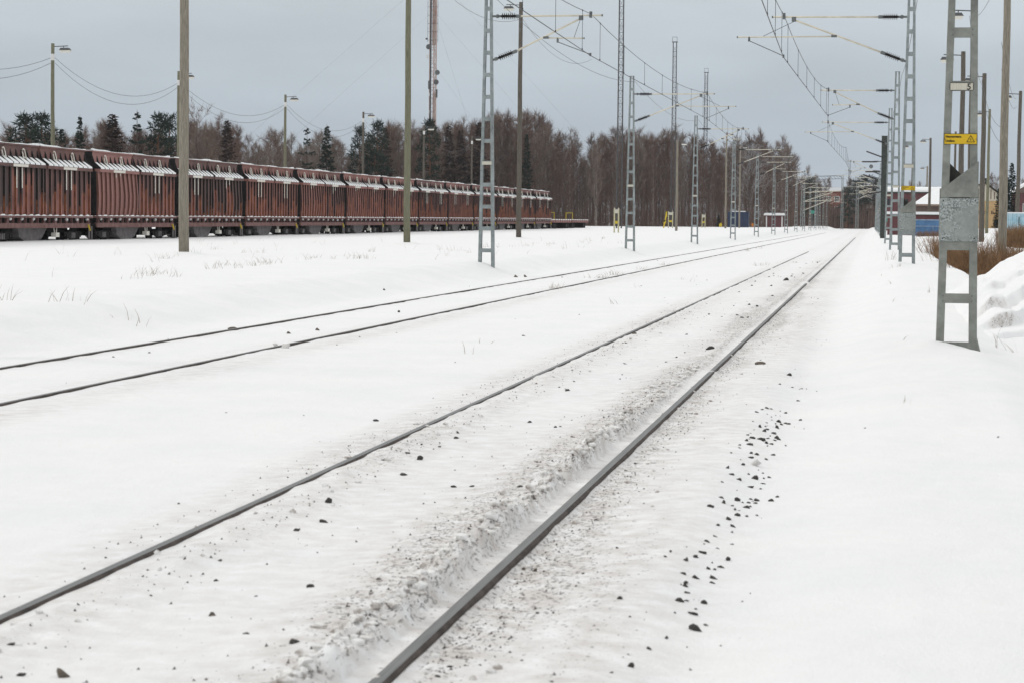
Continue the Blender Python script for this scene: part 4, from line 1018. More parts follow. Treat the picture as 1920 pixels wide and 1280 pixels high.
# low red shed with snow-edged roof, blue container before it
y = 205; x0, x1 = gx(1664, y), gx(1782, y); w = x1-x0; xc = (x0+x1)/2; zt = at(1720, 404, y).z
r = empty('red_shed', (xc, y, 0)); tag(r, 'low dark red shed with thick white snow along its roof edge, behind the blue container', 'shed')
b = MB(); b.box((0, 2.5, zt/2-.3), (w, 5, zt+.6)); b.build('wall', M['red_wall'], r)
b = MB(); b.box((0, 2.5, zt+.03), (w+.3, 5.4, .07)); rf = b.build('roof', M['dark_steel'], r)
b = MB(); b.box((0, 2.5, zt+.19), (w+.28, 5.44, .24)); b.build('roof_snow', M['snow'], rf)
b = MB(); b.box((w*.3, -.03, .9), (.9, .05, 1.9)); b.build('door', M['red_wall'], r)
y = 192; x0, x1 = gx(1713, y), gx(1785, y); w = x1-x0; xc = (x0+x1)/2; zt = at(1740, 412, y).z; zb = at(1740, 446, y).z
r = empty('blue_container', (xc, y, zb)); tag(r, 'faded blue steel container half drifted in snow, left of the nearest mast', 'container')
h = zt-zb
b = MB(); b.box((0, 1.2, h/2-.3), (w, 2.4, h+.6))
for k in range(16): b.box((-w/2+.15+k*(w-.3)/15, -.012, h*.3), (.09, .03, h*.52))
b.build('body', M['blue'], r)
b = MB(); b.box((0, -.02, h*.63), (w, .05, .05)); b.box((0, -.02, h-.04), (w, .05, .08)); b.build('edge_rail', M['blue_trim'], r)
b = MB(); b.box((.0, -.035, h*.33), (.035, .03, h*.58)); b.build('door_bar', M['blue_trim'], r)
b = MB(); b.box((w*.24, -.034, h*.36), (.50, .012, .20)); b.build('faded_patch', M['ice_blue'], r)
# ochre house
y = 235; x0, x1 = gx(1826, y), gx(1873, y); w = x1-x0; z0 = at(1850, 432, y).z; zr = at(1846, 345, y).z; zl = at(1871, 365, y).z
r = empty('ochre_house', (x0, y, z0)); tag(r, 'pale ochre house with sloping roof and a row of narrow cream windows', 'building')
H0, H1, H2 = at(1826, 352, y).z-z0, zr-z0, zl-z0
xr = gx(1845, y)-x0
b = MB(); b.prism([(0, -.8), (w, -.8), (w, H2), (xr, H1), (0, H0)], (0, 0, 0), (1, 0, 0), (0, 0, 1), (0, 8, 0)); b.build('wall', M['ochre'], r)
b = MB(); b.prism([(-.15, H0+.02), (xr, H1+.02), (w+.2, H2-.05), (w+.2, H2+.06), (xr, H1+.16), (-.15, H0+.16)], (0, -.3, 0), (1, 0, 0), (0, 0, 1), (0, 8.6, 0)); rf = b.build('roof', M['dark_steel'], r)
b = MB(); b.prism([(-.15, H0+.17), (xr, H1+.17), (xr*1.0, H1+.32), (-.15, H0+.36)], (0, .2, 0), (1, 0, 0), (0, 0, 1), (0, 7, 0)); b.build('roof_snow', M['snow'], rf)
b = MB(); b.box((xr+.05, 1.5, H1+.35), (.42, .42, .5)); b.build('chimney', M['dark_steel'], rf)
b = MB(); b.prism([(0, H0-1.35), (w-.02, H0-1.35), (w-.02, H2-.05), (xr, H1-.05), (0, H0-.05)], (0, -.015, 0), (1, 0, 0), (0, 0, 1), (0, -.05, 0)); gb = b.build('gable_panel', M['cream'], r)
for k in range(7):
    x = .18+k*(w-.36)/6; top = (H0+(H1-H0)*x/xr) if x < xr else H1+(H2-H1)*(x-xr)/(w-xr)
    hh = max(.25, top-.22-(H0-1.25)); b = MB(); b.box((x, -.075, H0-1.2+hh/2), (.13, .02, hh)); b.build('narrow_window', M['tan'], gb)
for k in range(3): window(r, .35+k*.72, 0, H0-2.55, .22, .36, 'ochre', .05)
b = MB(); b.box((w*.86, -.02, .55), (.38, .05, 1.1)); b.build('door', M['tan_dark'], r)
# pale blue board fence
y = 120; x0, x1 = gx(1882, y), gx(1990, y); w = x1-x0; z0 = at(1900, 432, y).z; zt = at(1900, 400.5, y).z
r = empty('blue_fence', (x0, y, z0)); tag(r, 'pale icy blue board fence at the right edge behind the willows', 'fence')
b = MB(); n = 14
for k in range(n): b.box((w*(k+.5)/n, 0, (zt-z0)/2-.2), (w/n-.012, .03, zt-z0+.4))
b.build('boards', M['ice_blue'], r)
for k in range(3): b = MB(); b.box((.75+k*1.0, -.03, (zt-z0)*.55), (.04, .03, (zt-z0)*.5)); b.build('post', M['dark_steel'], r)
b = MB(); b.box((w/2, 0, zt-z0+.03), (w, .07, .06)); b.build('top_snow', M['snow'], r)
y = 300; x0 = gx(1903, y); z0 = at(1910, 425, y).z
r = empty('far_red_house', (x0+3, y, z0)); tag(r, 'far reddish house with snow on its roof at the right picture edge', 'building')
hh = at(1910, 362, y).z-z0
b = MB(); b.box((0, 4, hh/2-.5), (6, 8, hh+1)); b.build('wall', M['red_wall'], r)
b = MB(); b.prism([(-3.3, 0), (3.3, 0), (0, 2.0)], (0, -.3, hh), (1, 0, 0), (0, 0, 1), (0, 8.6, 0)); rf = b.build('roof', M['tan_dark'], r)
b = MB(); b.prism([(-3.45, .02), (-3.3, .02), (0, 2.03), (0, 2.3), (-3.45, .3)], (0, -.35, hh), (1, 0, 0), (0, 0, 1), (0, 8.7, 0)); b.build('roof_snow', M['snow'], rf)
window(r, -1.6, 0, hh*.55, .8, 1.0)

# ------------------------------------------------------------------ trees
def rdir(rg): 
    a = rg.uniform(0, 2*PI); z = rg.uniform(-1, 1); q = math.sqrt(1-z*z); return Vector((q*math.cos(a), q*math.sin(a), z))
def bare_tree(seed, H=12.0, spread=.24, nprim=34, c0=.22, el=(44, 68), tw=.021, droop=0, r0=.11, stems=1, twl=.75, ntw=10):
    rg = random.Random(seed); tb = MB(); cb = MB()
    for st in range(stems):
        bx, by = (0, 0) if st == 0 else (rg.uniform(-.4, .4), rg.uniform(-.3, .3))
        lx, ly = rg.uniform(-.05, .05)+(st*.09*(1 if bx > 0 else -1)), rg.uniform(-.03, .03); h = H*(1 if st == 0 else rg.uniform(.75, .92))
        n = 8; tr = []
        for k in range(n+1):
            f = k/n; tr.append(Vector((bx+lx*h*f*f+rg.uniform(-.07, .07)*(f > 0), by+ly*h*f*f+rg.uniform(-.07, .07)*(f > 0), -.3+(h+.3)*f)))
        tb.tube(tr, [r0*(1.05-.97*k/n)+.008 for k in range(n+1)], 6)
        for i in range(nprim//stems):
            f = c0+(.985-c0)*((i+rg.random())/(nprim//stems)); q = f*n; k0 = min(n-1, int(q)); p = tr[k0].lerp(tr[k0+1], q-k0)
            az = i*2.4+rg.uniform(-.5, .5); e = R(rg.uniform(*el)); ln = h*spread*(1.12-.85*f**1.6)*rg.uniform(.65, 1.15)*(.55+.45*min(1, (f-c0)/.15+.3))
            d = Vector((math.cos(az)*math.cos(e), math.sin(az)*math.cos(e), math.sin(e)))
            p1 = p+d*ln*.5; p2 = p1+(d+Vector((0, 0, .25-droop)))*.5*ln
            tb.tube([p, p1, p2], [.016+.03*(1-f), .012+.014*(1-f), .007], 3, False)
            for j in range(6):
                g = .25+.75*(j+rg.random())/6; b0 = p.lerp(p1, g*2) if g < .5 else p1.lerp(p2, g*2-1)
                d2 = (d*.8+rdir(rg)*.75+Vector((0, 0, .35-droop))).normalized(); l2 = ln*rg.uniform(.25, .48)
                b1 = b0+d2*l2; sd = d2.cross(rdir(rg)).normalized(); cb.ribbon(b0, b1, tw*1.3, sd, tw*.7)
                for m_ in range(ntw):
                    t0 = b0.lerp(b1, rg.uniform(.15, 1)); d3 = (d2*.8+rdir(rg)*.7+Vector((0, 0, .3-droop*1.6))).normalized()
                    sd = d3.cross(rdir(rg)).normalized(); cb.ribbon(t0, t0+d3*twl*rg.uniform(.5, 1.2), tw, sd, tw*.45)
    return tb, cb
def spruce(seed, H=12.0, Rr=2.2, gap=.0, n=44, z0=.06, ragged=.2):
    rg = random.Random(seed); tb = MB(); cb = MB(); tb.tube([(0, 0, -.3), (0, 0, H*.5), (0, 0, H)], [.17, .1, .015], 6)
    for k in range(n):
        f = z0+(1-z0)*(k+rg.uniform(-.3, .3))/n; f = min(.985, max(z0, f))
        if gap and rg.random() < gap: continue
        rr = Rr*(1-f)**.85*rg.uniform(1-ragged, 1+ragged)+.12
        nb = max(5, int(10-4*f))
        for j in range(nb):
            a = 2*PI*(j+rg.uniform(-.3, .3))/nb+k; l = rr*rg.uniform(.65, 1.15); dz = -.28+.5*f
            d = Vector((math.cos(a), math.sin(a), dz)).normalized(); side = Vector((-math.sin(a), math.cos(a), 0))
            p = Vector((0, 0, f*H+rg.uniform(-.22, .22))); q = p+d*l+Vector((0, 0, .1*l)); m_ = p.lerp(q, .55)-Vector((0, 0, .04*l))
            cb.ribbon(p, m_, .10, side, .30*l+.12); cb.ribbon(m_, q, .30*l+.12, side, .05)
            for s_ in range(9):
                t = p.lerp(q, rg.uniform(.25, 1)); dd = (side*rg.choice((-1, 1))*.7+d*.6+Vector((0, 0, rg.uniform(-.9, .1)))).normalized()
                cb.ribbon(t, t+dd*rg.uniform(.25, .62)*(.5+.5*(1-f)), .20, dd.cross(rdir(rg)).normalized(), .03)
    cb.tri((-.06, 0, H-.5), (.06, 0, H-.5), (0, 0, H+.35))
    return tb, cb
def pine(seed, H=11.0, Rr=1.9, c0=.35, ncl=22):
    rg = random.Random(seed); tb = MB(); cb = MB(); tb.tube([(0, 0, -.3), (.15, .05, H*.5), (0, 0, H*.97)], [.19, .12, .03], 7)
    for k in range(ncl):
        f = c0+(1-c0)*(k+.5)/ncl; rr = Rr*(1-f*.35)*math.sqrt(max(.05, 1-((f-c0)/(1-c0))**2.2)); a = k*2.4+rg.uniform(-.6, .6); l = rr*rg.uniform(.45, 1.05)
        c = Vector((math.cos(a)*l, math.sin(a)*l, f*H+rg.uniform(-.2, .4))); tb.tube([(0, 0, f*H-.5), c], [.05, .02], 4, False)
        for j in range(80):
            o = rdir(rg); o.z *= .6; p = c+o*rg.uniform(.1, .75); d = (o+rdir(rg)*.6+Vector((0, 0, .25))).normalized()
            cb.ribbon(p, p+d*rg.uniform(.25, .5), .12, d.cross(rdir(rg)).normalized(), .03)
    return tb, cb
def proto(tb, cb, bark, leaf, name, H):
    r = empty(name); tb.build('trunk', M[bark], r); cb.build('crown', M[leaf], r); r['h'] = H; return r
BARE = []
for s, kw, bark, leaf in (
    (1, dict(), 'birch_bark', 'twig'), (2, dict(spread=.20, el=(45, 68)), 'dark_bark', 'twig'), (3, dict(spread=.27, droop=.25), 'birch_bark', 'twig'),
    (4, dict(spread=.18, nprim=38, el=(50, 72)), 'dark_bark', 'twig'), (5, dict(stems=2, nprim=44, spread=.22), 'birch_bark', 'twig_grey'), (6, dict(spread=.23, nprim=26, c0=.35), 'dark_bark', 'twig_grey'),
    (7, dict(spread=.27, nprim=34, c0=.25, el=(35, 62)), 'dark_bark', 'twig_grey'), (8, dict(spread=.21, nprim=40, c0=.15), 'birch_bark', 'twig')):
    BARE.append(proto(*bare_tree(s, **kw), bark, leaf, 'bare_tree', 12.0))
SPRUCE = [proto(*spruce(11), 'dark_bark', 'needle', 'spruce_tree', 12.0), proto(*spruce(12, Rr=1.7, ragged=.35, gap=.12), 'dark_bark', 'needle', 'spruce_tree', 12.0), proto(*spruce(13, Rr=2.6, ragged=.3), 'dark_bark', 'needle_brown', 'spruce_tree', 12.0), proto(*spruce(14, Rr=2.7, ragged=.5, gap=.3, n=34), 'dark_bark', 'needle', 'spruce_tree', 12.0)]
PINE = [proto(*pine(21), 'pine_bark', 'needle', 'pine_tree', 11.0), proto(*pine(22, Rr=2.4, c0=.15, ncl=30), 'pine_bark', 'needle', 'pine_tree', 11.0)]
BROAD = proto(*bare_tree(31, H=12.0, spread=.36, nprim=44, c0=.3, el=(20, 75), tw=.026, stems=2, ntw=8, twl=.6), 'dark_bark', 'twig_grey', 'bare_tree', 12.0)
FROST = proto(*bare_tree(32, H=12.0, spread=.34, nprim=44, c0=.25, el=(25, 65), ntw=8), 'dark_bark', 'twig_frost', 'bare_tree', 12.0)
USED = set()
def plant(pr, x, y, h, label, group, wid=1.0, cat='tree'):
    o = pr if pr.name not in USED else copy_tree(pr)
    USED.add(pr.name); k = h/pr['h']; o.location = (x, y, gz(x, y)-.05); o.scale = (k*wid, k*wid, k); o.rotation_euler.z = rnd.uniform(0, 6.28)
    return tag(o, label, cat, group)
def fy(px): return float(np.interp(px, [0, 300, 700, 1000, 1300, 1490], [215, 270, 355, 400, 435, 480]))
PROF = [(-40, 255), (0, 250), (40, 245), (100, 258), (130, 264), (160, 248), (190, 238), (215, 236), (240, 252), (280, 258), (330, 255), (350, 240), (395, 236), (415, 240), (440, 246), (460, 264), (480, 270), (505, 252), (520, 258), (545, 268), (560, 274), (590, 264), (625, 258), (640, 287), (665, 290), (680, 264), (710, 250), (740, 242), (770, 246), (830, 248), (860, 243), (895, 238), (920, 238), (940, 224), (960, 231), (1000, 226), (1020, 238), (1035, 258), (1060, 252), (1075, 270), (1090, 296), (1100, 284), (1115, 264), (1140, 258), (1190, 262), (1240, 250), (1290, 264), (1330, 272), (1350, 287), (1375, 272), (1420, 268), (1448, 287), (1470, 272), (1485, 292)]
PX, PYT = [p for p, _ in PROF], [q for _, q in PROF]
def tree_at(pr, px, ytop, dy, label, group, wid=1.0):
    y = fy(px)+dy; x = gx(px, y); h = at(px, ytop, y).z-gz(x, y); return plant(pr, x, y, h, label, group, wid)
def zone(px): return 0 if px < 460 else 1 if px < 700 else 2 if px < 1088 else 3
ZL = ['bare brown tree in the wood behind the left half of the wagons', 'bare grey-brown tree behind the middle wagons, in the low gap of the wood', 'bare tree in the dense brown wood beneath and right of the radio tower', 'bare birch in the red-brown wood right of the flat wagons']
ZG = ['bare trees behind the left wagons', 'bare trees behind the middle wagons', 'bare trees in the middle wood', 'birches in the right wood']
px = -42.0; k = 0
while px < 1487:
    z = zone(px); pr = BARE[(0, 1, 2, 3, 7, 4, 5, 1, 3)[k % 9]] if z != 1 else BARE[(5, 6, 4, 2)[k % 4]]
    yt = np.interp(px, PX, PYT)+rnd.choice((-6, 1, 6, 12, 20, 30) if px < 1088 else (-5, 2, 6, 10, 16, 22))+rnd.uniform(-3, 3)
    tree_at(pr, px, yt, rnd.uniform(-4, 6), ZL[z], ZG[z], rnd.uniform(.85, 1.2)); px += rnd.uniform(8.6, 12); k += 1
px = -40.0
while px < 1484:
    z = zone(px); pr = BARE[(3, 1, 7, 4, 0, 6, 1, 3)[k % 8]] if z != 1 else BARE[(5, 6, 2)[k % 3]]
    yt = np.interp(px, PX, PYT)+rnd.choice((-4, 4, 14, 26) if px < 700 else (-9, -2, 3, 8))+rnd.uniform(-3, 4)
    tree_at(pr, px, yt, rnd.uniform(14, 34), ZL[z], ZG[z], rnd.uniform(.9, 1.25)); px += rnd.uniform(10, 14); k += 1
GS = 'dark evergreens in the wood behind the wagons'
for pr, px, yt, wid, dy, l in (
    (PINE[0], 50, 214, 1.15, -6, 'dark green pine at the far left behind the wagons, left of its twin'), (PINE[0], 78, 213, 1.0, -4, 'dark green pine at the far left, just left of the leftmost lamp post'), (SPRUCE[0], 116, 240, .8, -2, 'dark spruce close right of the leftmost lamp post'),
    (SPRUCE[1], 150, 218, .75, -8, 'thin dark spruce standing alone with a gap below its tip'), (SPRUCE[2], 211, 214, 1.25, -5, 'broad rusty-brown conical spruce behind the third wagon'), (SPRUCE[3], 257, 209, 1.0, -12, 'scraggly dark spruce with thick upswept branches'),
    (PINE[1], 297, 216, .85, -10, 'dense dark evergreen, left one of the pair beside the thick wooden pole'), (PINE[1], 318, 218, .8, -9, 'dense dark evergreen, right one of the pair beside the thick wooden pole'), (SPRUCE[2], 425, 226, .9, -4, 'rusty-brown conical spruce right of the broad bare tree'),
    (SPRUCE[3], 575, 239, .85, -10, 'dark spruce right of the second visible lamp post, left of two'), (SPRUCE[0], 612, 235, .85, -10, 'dark conical spruce right of the second visible lamp post, right of two'), (PINE[0], 673, 238, .75, -8, 'dark pine directly behind the third lamp post'),
    (SPRUCE[3], 690, 250, .5, -6, 'small dark spruce right of the third lamp post'), (PINE[0], 706, 227, .75, -5, 'dark pine with an upswept tip at the edge of the dense wood'), (PINE[1], 702, 287, 1.5, -16, 'low bushy green pine in front of the dense wood'),
    (PINE[0], 803, 224, .75, -8, 'dark round-topped pine at the foot of the radio tower'), (SPRUCE[2], 840, 236, .8, -4, 'brownish spruce tip just right of the radio tower'), (SPRUCE[2], 897, 230, .9, -8, 'red-brown spruce behind the nearest left mast'),
    (SPRUCE[2], 722, 240, .8, -2, 'brownish spruce tip at the left edge of the dense wood'), (SPRUCE[2], 862, 244, .8, -2, 'brownish spruce tip left of the nearest left mast'), (SPRUCE[0], 986, 250, .6, -6, 'dull green spruce behind the dark wooden lamp pole'), (SPRUCE[0], 1347, 402, 1.6, -12, 'small dark young spruce on the snow left of the navy hut')):
    tree_at(pr, px, yt, dy, l, GS, wid)
tree_at(BROAD, 371, 209, -6, 'broad round-crowned bare tree right of the thick wooden pole', 'large bare trees', 1.0)
tree_at(FROST, 1403, 282, -14, 'pale frosted bare tree in front of the right wood, above the huts', 'large bare trees', 1.0)
tree_at(BARE[4], 1117, 268, -10, 'pale birch with a forked white trunk at the left edge of the right wood', 'large bare trees', .8)
tree_at(BARE[3], 1420, 252, -6, 'tallest reddish birch near the right end of the wood', 'large bare trees', .8)
GH = 'bare trees at the far end of the tracks'
for k in range(22):
    px = (1490+k*5.0) if k < 12 else (1582+(k-12)*8.2); y = rnd.uniform(596, 628); x = gx(px, y); yt = rnd.uniform(328, 352) if k < 12 else rnd.uniform(338, 358)
    plant(BARE[(5, 3, 1, 6)[k % 4]], x, y, at(px, yt, y).z-gz(x, y), 'bare tree at the far end of the tracks, around the brick apartment block', GH, 1.1)
GF = 'bare trees behind the right buildings'
for px, yt, y in ((1515, 318, 620), (1530, 335, 640), (1555, 338, 690), (1590, 340, 690), (1690, 350, 420), (1704, 345, 400), (1722, 346, 420), (1733, 352, 430), (1752, 360, 480), (1765, 358, 450), (1858, 330, 300), (1868, 335, 320), (1916, 340, 330), (1930, 340, 330)):
    x = gx(px, y); plant(BARE[(5, 3, 6)[px % 3]], x, y, at(px, yt, y).z-gz(x, y), 'bare tree far behind the right buildings, hazy against the sky', GF, .9)
for px, yt, y, w, pr, l in ((1604, 340, 600, 1.3, PINE[1], 'dark bushy far pine left of the far lattice mast'), (1622, 331, 610, 1.5, PINE[1], 'tallest dark bushy far pine beyond the end of the tracks'), (1642, 336, 600, 1.3, PINE[1], 'dark bushy far pine left of the terminal post'), (1587, 352, 590, 1.1, PINE[1], 'dark far pine in front of the brick apartment block'), (1518, 335, 590, 1.0, PINE[1], 'dark far pine left of the far gantry'),
    (1895, 304, 232, .85, SPRUCE[0], 'slender dark spruce at the right edge behind the blue fence'), (1886, 330, 231, 1.0, SPRUCE[0], 'dark spruce partly hidden by the thick right-hand pole'), (1871, 352, 222, .9, SPRUCE[0], 'dark spruce in front of the ochre house')):
    x = gx(px, y); plant(pr, x, y, at(px, yt, y).z-gz(x, y), l, 'evergreens on the right', w)
def thicket(name, label, pts, n, h, w, m, seed, lean=.12):
    rg = random.Random(seed); b = MB()
    for _ in range(n):
        px_, yy = pts(rg); x = gx(px_, yy); z = gz(x, yy); hh = h(rg, px_); a = rg.uniform(0, PI)
        b.ribbon((x, yy, z-.2), (x+rg.gauss(0, lean)*hh, yy+rg.gauss(0, lean)*hh, z+hh), w, (math.cos(a), math.sin(a), 0), w*.35)
    return tag(b.build(name, M[m], None), label, 'undergrowth', kind='stuff')
def fpt(d0, d1):
    def f(rg):
        p = rg.uniform(-45, 1486); return p, fy(p)+rg.uniform(d0, d1)
    return f
def fh(a, c): return lambda rg, p: float((CAMH+fy(p)*(hz(p)-np.interp(p, PX, PYT))/FPX)*rg.uniform(a, c))
thicket('wood_undergrowth', 'brown tangle of stems filling the wood behind the train', fpt(-6, 10), 13000, fh(.12, .55), .04, 'twig', 5)
thicket('wood_interior', 'dense mass of slim stems deep in the wood', fpt(8, 40), 11000, lambda rg, p: fh(.4, .84)(rg, p) if p > 700 else fh(.3, .66)(rg, p), .05, 'twig', 6, .04)
thicket('far_hedge', 'brown hedge along the far end of the tracks', lambda rg: (rg.uniform(1478, 1662), rg.uniform(590, 625)), 4200, lambda rg, p: rg.uniform(3.2, 7.0), .10, 'twig', 8, .06)
# willows in the ditch
WIL = []
def willow(seed):
    rg = random.Random(seed); b = MB()
    for _ in range(150):
        a = rg.uniform(0, 2*PI); e = rg.uniform(.02, .30); h = rg.uniform(1.1, 2.2)
        p = Vector((rg.gauss(0, .22), rg.gauss(0, .22), -.1)); q = p+Vector((math.cos(a)*e*h, math.sin(a)*e*h, h*.55)); t = q+Vector((math.cos(a)*e*h*.7+rg.gauss(0, .06), math.sin(a)*e*h*.7, h*.5))
        sd = Vector((rg.uniform(-1, 1), rg.uniform(-1, 1), 0)).normalized(); b.ribbon(p, q, .020, sd, .014); b.ribbon(q, t, .014, sd, .005)
        for j in range(4):
            s0 = q.lerp(t, rg.random()); d = Vector((rg.gauss(0, .3), rg.gauss(0, .3), 1)).normalized(); b.ribbon(s0, s0+d*rg.uniform(.2, .5), .010, sd, .004)
    return b.build('willow_shrub', M['willow'], None)
W3 = [willow(k) for k in range(3)]
for k in range(46):
    o = W3[k] if k < 3 else W3[k % 3].copy()
    if k >= 3: COL.objects.link(o)
    y = rnd.uniform(50, 82); x = rnd.uniform(2.35, 3.2+(y-48)*.12)
    o.location = (x, y, gz(x, y)-.05); s = rnd.uniform(.78, 1.05); o.scale = (s, s, s*(.60 if x < 2.8 else .70 if x < 3.3 else .88)); o.rotation_euler.z = rnd.uniform(0, 6)
    tag(o, 'leafless brown willow shrub in the ditch around the thick right-hand pole', 'shrub', 'willows in the ditch')
for k in range(16):
    o = W3[k % 3].copy(); COL.objects.link(o); y = rnd.uniform(100, 116); x = gx(rnd.uniform(1874, 1928), y)
    o.location = (x, y, gz(x, y)-.05); s = rnd.uniform(.5, .8); o.scale = (s, s, s*.62); o.rotation_euler.z = rnd.uniform(0, 6)
    tag(o, 'low brown shrub on the snow in front of the pale blue fence', 'shrub', 'shrubs before the blue fence')
for k in range(5):
    o = W3[k % 3].copy(); COL.objects.link(o); y = 178+k*2; x = gx(1722+k*9, y)
    o.location = (x, y, gz(x, y)-.1); s = .42; o.scale = (s, s, s*.6); tag(o, 'low snow-choked shrub at the foot of the blue container', 'shrub', 'shrubs before the blue container')
# ------------------------------------------------------------------ ploughed snow pile
def pile():
    xs = np.linspace(.9, 6.5, 200); ys = np.linspace(26.5, 43, 240); X, Y = np.meshgrid(xs, ys)
    n = fbm(X*1.3, Y*.8, 3); n2 = fbm(X*3.1+4, Y*1.7, 3); n3 = fbm(X*7, Y*4, 3)
    ysh = Y-(X-2)*1.1+1.6*n
    st = .28*sm(ysh, 28.6, 28.95)+.30*sm(ysh, 30.2, 30.38)+.28*sm(ysh, 31.8, 31.98)+.16*sm(ysh, 33.2, 33.4)
    side = .52*sm(X, 1.15, 1.75)+.30*sm(X, 1.75, 2.35)+.33*sm(X, 2.4, 3.4)-.5*sm(X, 4.5, 6.4)
    bell = 1-sm(Y, 36, 42.5)
    Z = ground_z(X, Y, False)-.06+side*st*bell*(1+.35*n)+(.16*n2+.05*n3)*sm(side*st*bell, .05, .35)
    edge = np.minimum.reduce([sm(X, .9, 1.2), 1-sm(X, 6, 6.5), sm(Y, 26.5, 28), 1-sm(Y, 41, 43)])
    Z -= .35*(1-edge)
    i = np.arange(X.size).reshape(X.shape)
    f = np.stack([i[:-1, :-1], i[:-1, 1:], i[1:, 1:], i[1:, :-1]], -1).reshape(-1, 4)
    me = bpy.data.meshes.new('snow_pile'); me.from_pydata(np.stack([X, Y, Z], -1).reshape(-1, 3).tolist(), [], f.tolist()); me.materials.append(M['pile_snow'])
    gy, gxx = np.gradient(Z); slope = np.abs(gy)/(ys[1]-ys[0])
    d = sm(slope, .5, 1.1)*sm(n2+n, -.18, .1)*1.0
    at_ = me.attributes.new('dirt', 'FLOAT', 'POINT'); at_.data.foreach_set('value', d.astype(np.float32).ravel())
    me.polygons.foreach_set('use_smooth', [True]*len(me.polygons)); o = mkobj('snow_pile', me)
    tag(o, 'ploughed pile of lumpy snow at the right picture edge', 'snow pile')
pile()
# ------------------------------------------------------------------ stones, grit, clods, dry grass
def stone_mesh(name, seed, m, sub=2):
    rg = random.Random(seed); bm = bmesh.new(); bmesh.ops.create_icosphere(bm, subdivisions=sub, radius=1)
    pl = [(rdir(rg), rg.uniform(.28, .7)) for _ in range(12)]
    for v in bm.verts:
        for d, k in pl:
            t = v.co.dot(d)
            if t > k: v.co -= d*(t-k)
        v.co *= 1+rg.uniform(-.04, .04)
    me = bpy.data.meshes.new(name); bm.to_mesh(me); bm.free(); me.materials.append(M[m]); return me
SM = [stone_mesh('ballast_stone', k, 'stone') for k in range(6)]; BM_ = [stone_mesh('frozen_clod', 20+k, 'brown_stone') for k in range(3)]; WM = [stone_mesh('snow_lump', 30+k, 'dirty_snow') for k in range(3)]
def stone(x, y, s, me, name, label, group=None, cat='stone', flat=.6, up=.12):
    o = mkobj(name, me); o.location = (x, y, gz(x, y)+s*flat*up); o.scale = (s*rnd.uniform(.8, 1.25), s*rnd.uniform(.8, 1.2), s*flat*rnd.uniform(.8, 1.2)); o.rotation_euler = (rnd.uniform(-.4, .4), rnd.uniform(-.4, .4), rnd.uniform(0, 6.28))
    return tag(o, label, cat, group)
for px_, py_, w_, k, l in (
    (1427, 684, 24, 1, 'dark brown frozen clod on the snow right of the near rail, below the mast row'), (850, 917, 15, 0, 'small black stone standing alone between the near rails'), (608, 983, 24, 0, 'larger of two black stones beside the left near rail'), (556, 998, 19, 0, 'smaller of two black stones beside the left near rail'),
    (1003, 1067, 19, 1, 'brown clod right of the near rail, right one of a touching pair'), (981, 1064, 20, 1, 'brown clod right of the near rail, left one of a touching pair'), (335, 950, 14, 0, 'small grey stone alone on the clean snow left of the near track'), (396, 1163, 26, 1, 'brown frozen clod between the near rails at lower left'), (118, 1275, 52, 1, 'largest brown clod at the bottom left picture edge'),
    (904, 1032, 17, 0, 'black stone set in the snow ridge along the right near rail'), (823, 1084, 19, 1, 'brown clod on the snow ridge along the right near rail'), (1190, 629, 15, 1, 'brown block lying against the left near rail'), (1330, 659, 20, 0, 'dark stone close to the inside of the right near rail, far along'), (703, 792, 20, 0, 'flat dark stone on the clean snow between the two tracks'),
    (748, 588, 13, 0, 'flat dark stone between the rails of the second track'), (540, 628, 16, 1, 'brown lump between the rails of the second track, smaller of two'), (594, 621, 18, 1, 'brown lump between the rails of the second track, larger of two'), (720, 551, 12, 0, 'dark stone on the snow beyond the second track'), (437, 619, 22, 1, 'brown clod beside the far rail of the second track'),
    (966, 521, 17, 1, 'brown clod beyond the second track, left of the nearest left mast foot'), (985, 521, 12, 1, 'small brown clod next to the clod beyond the second track'), (1474, 527, 12, 0, 'dark stone between the near rails far down the track'), (1352, 1051, 18, 0, 'dark stone on clean snow right of the near track, mid right'), (1247, 1048, 14, 0, 'small dark stone right of the near rail, mid height'),
    (1301, 1140, 30, 0, 'large dark stone in the lower right snow, right one of a cluster'), (1276, 1122, 22, 0, 'flat dark stone in the lower right snow, left one of a cluster'), (1162, 1129, 18, 0, 'half-buried dark stone at lower centre right'), (1218, 1213, 15, 0, 'dark stone near the bottom edge, left of the lowest cluster'), (1250, 1188, 20, 0, 'half-buried dark stone above the bottom cluster'), (1871, 828, 9, 0, 'small black stone alone on the far right clean snow'), (1622, 806, 9, 0, 'tiny dark stone on the clean snow below the nearest mast'), (1398, 942, 18, 0, 'angular dark stone, biggest on the ballast shoulder')):
    p = gnd(px_, py_, -.03); s = w_*.44*p.y/FPX
    stone(p.x, p.y, s, (SM[(px_*7) % 6], BM_[px_ % 3])[k], ('ballast_stone', 'frozen_clod')[k], l, None, ('stone', 'frozen clod')[k], .75)
for px_, py_, w_, l in ((1415, 856, 34, 'pale smooth snow lump beside the ballast shoulder stones'), (535, 650, 30, 'snow lump lying across the near rail of the second track'), (517, 647, 18, 'small snow lump next to the one across the second track')):
    p = gnd(px_, py_, 0); stone(p.x, p.y, w_*.5*p.y/FPX, WM[0], 'snow_lump', l, None, 'snow lump', .7)
for k in range(135):
    y = rnd.uniform(8.4, 17.8) if rnd.random() < .85 else rnd.uniform(6.6, 22); x = -.67+rnd.gauss(0, .052)*(1+y/40)+.05*math.sin(y*1.7)
    stone(x, y, rnd.choice((.010, .014, .018, .022, .030)), SM[k % 6], 'ballast_stone', 'small dark ballast stone in the row along the shoulder right of the near track', 'stones along the ballast shoulder', 'stone', .75, .1)
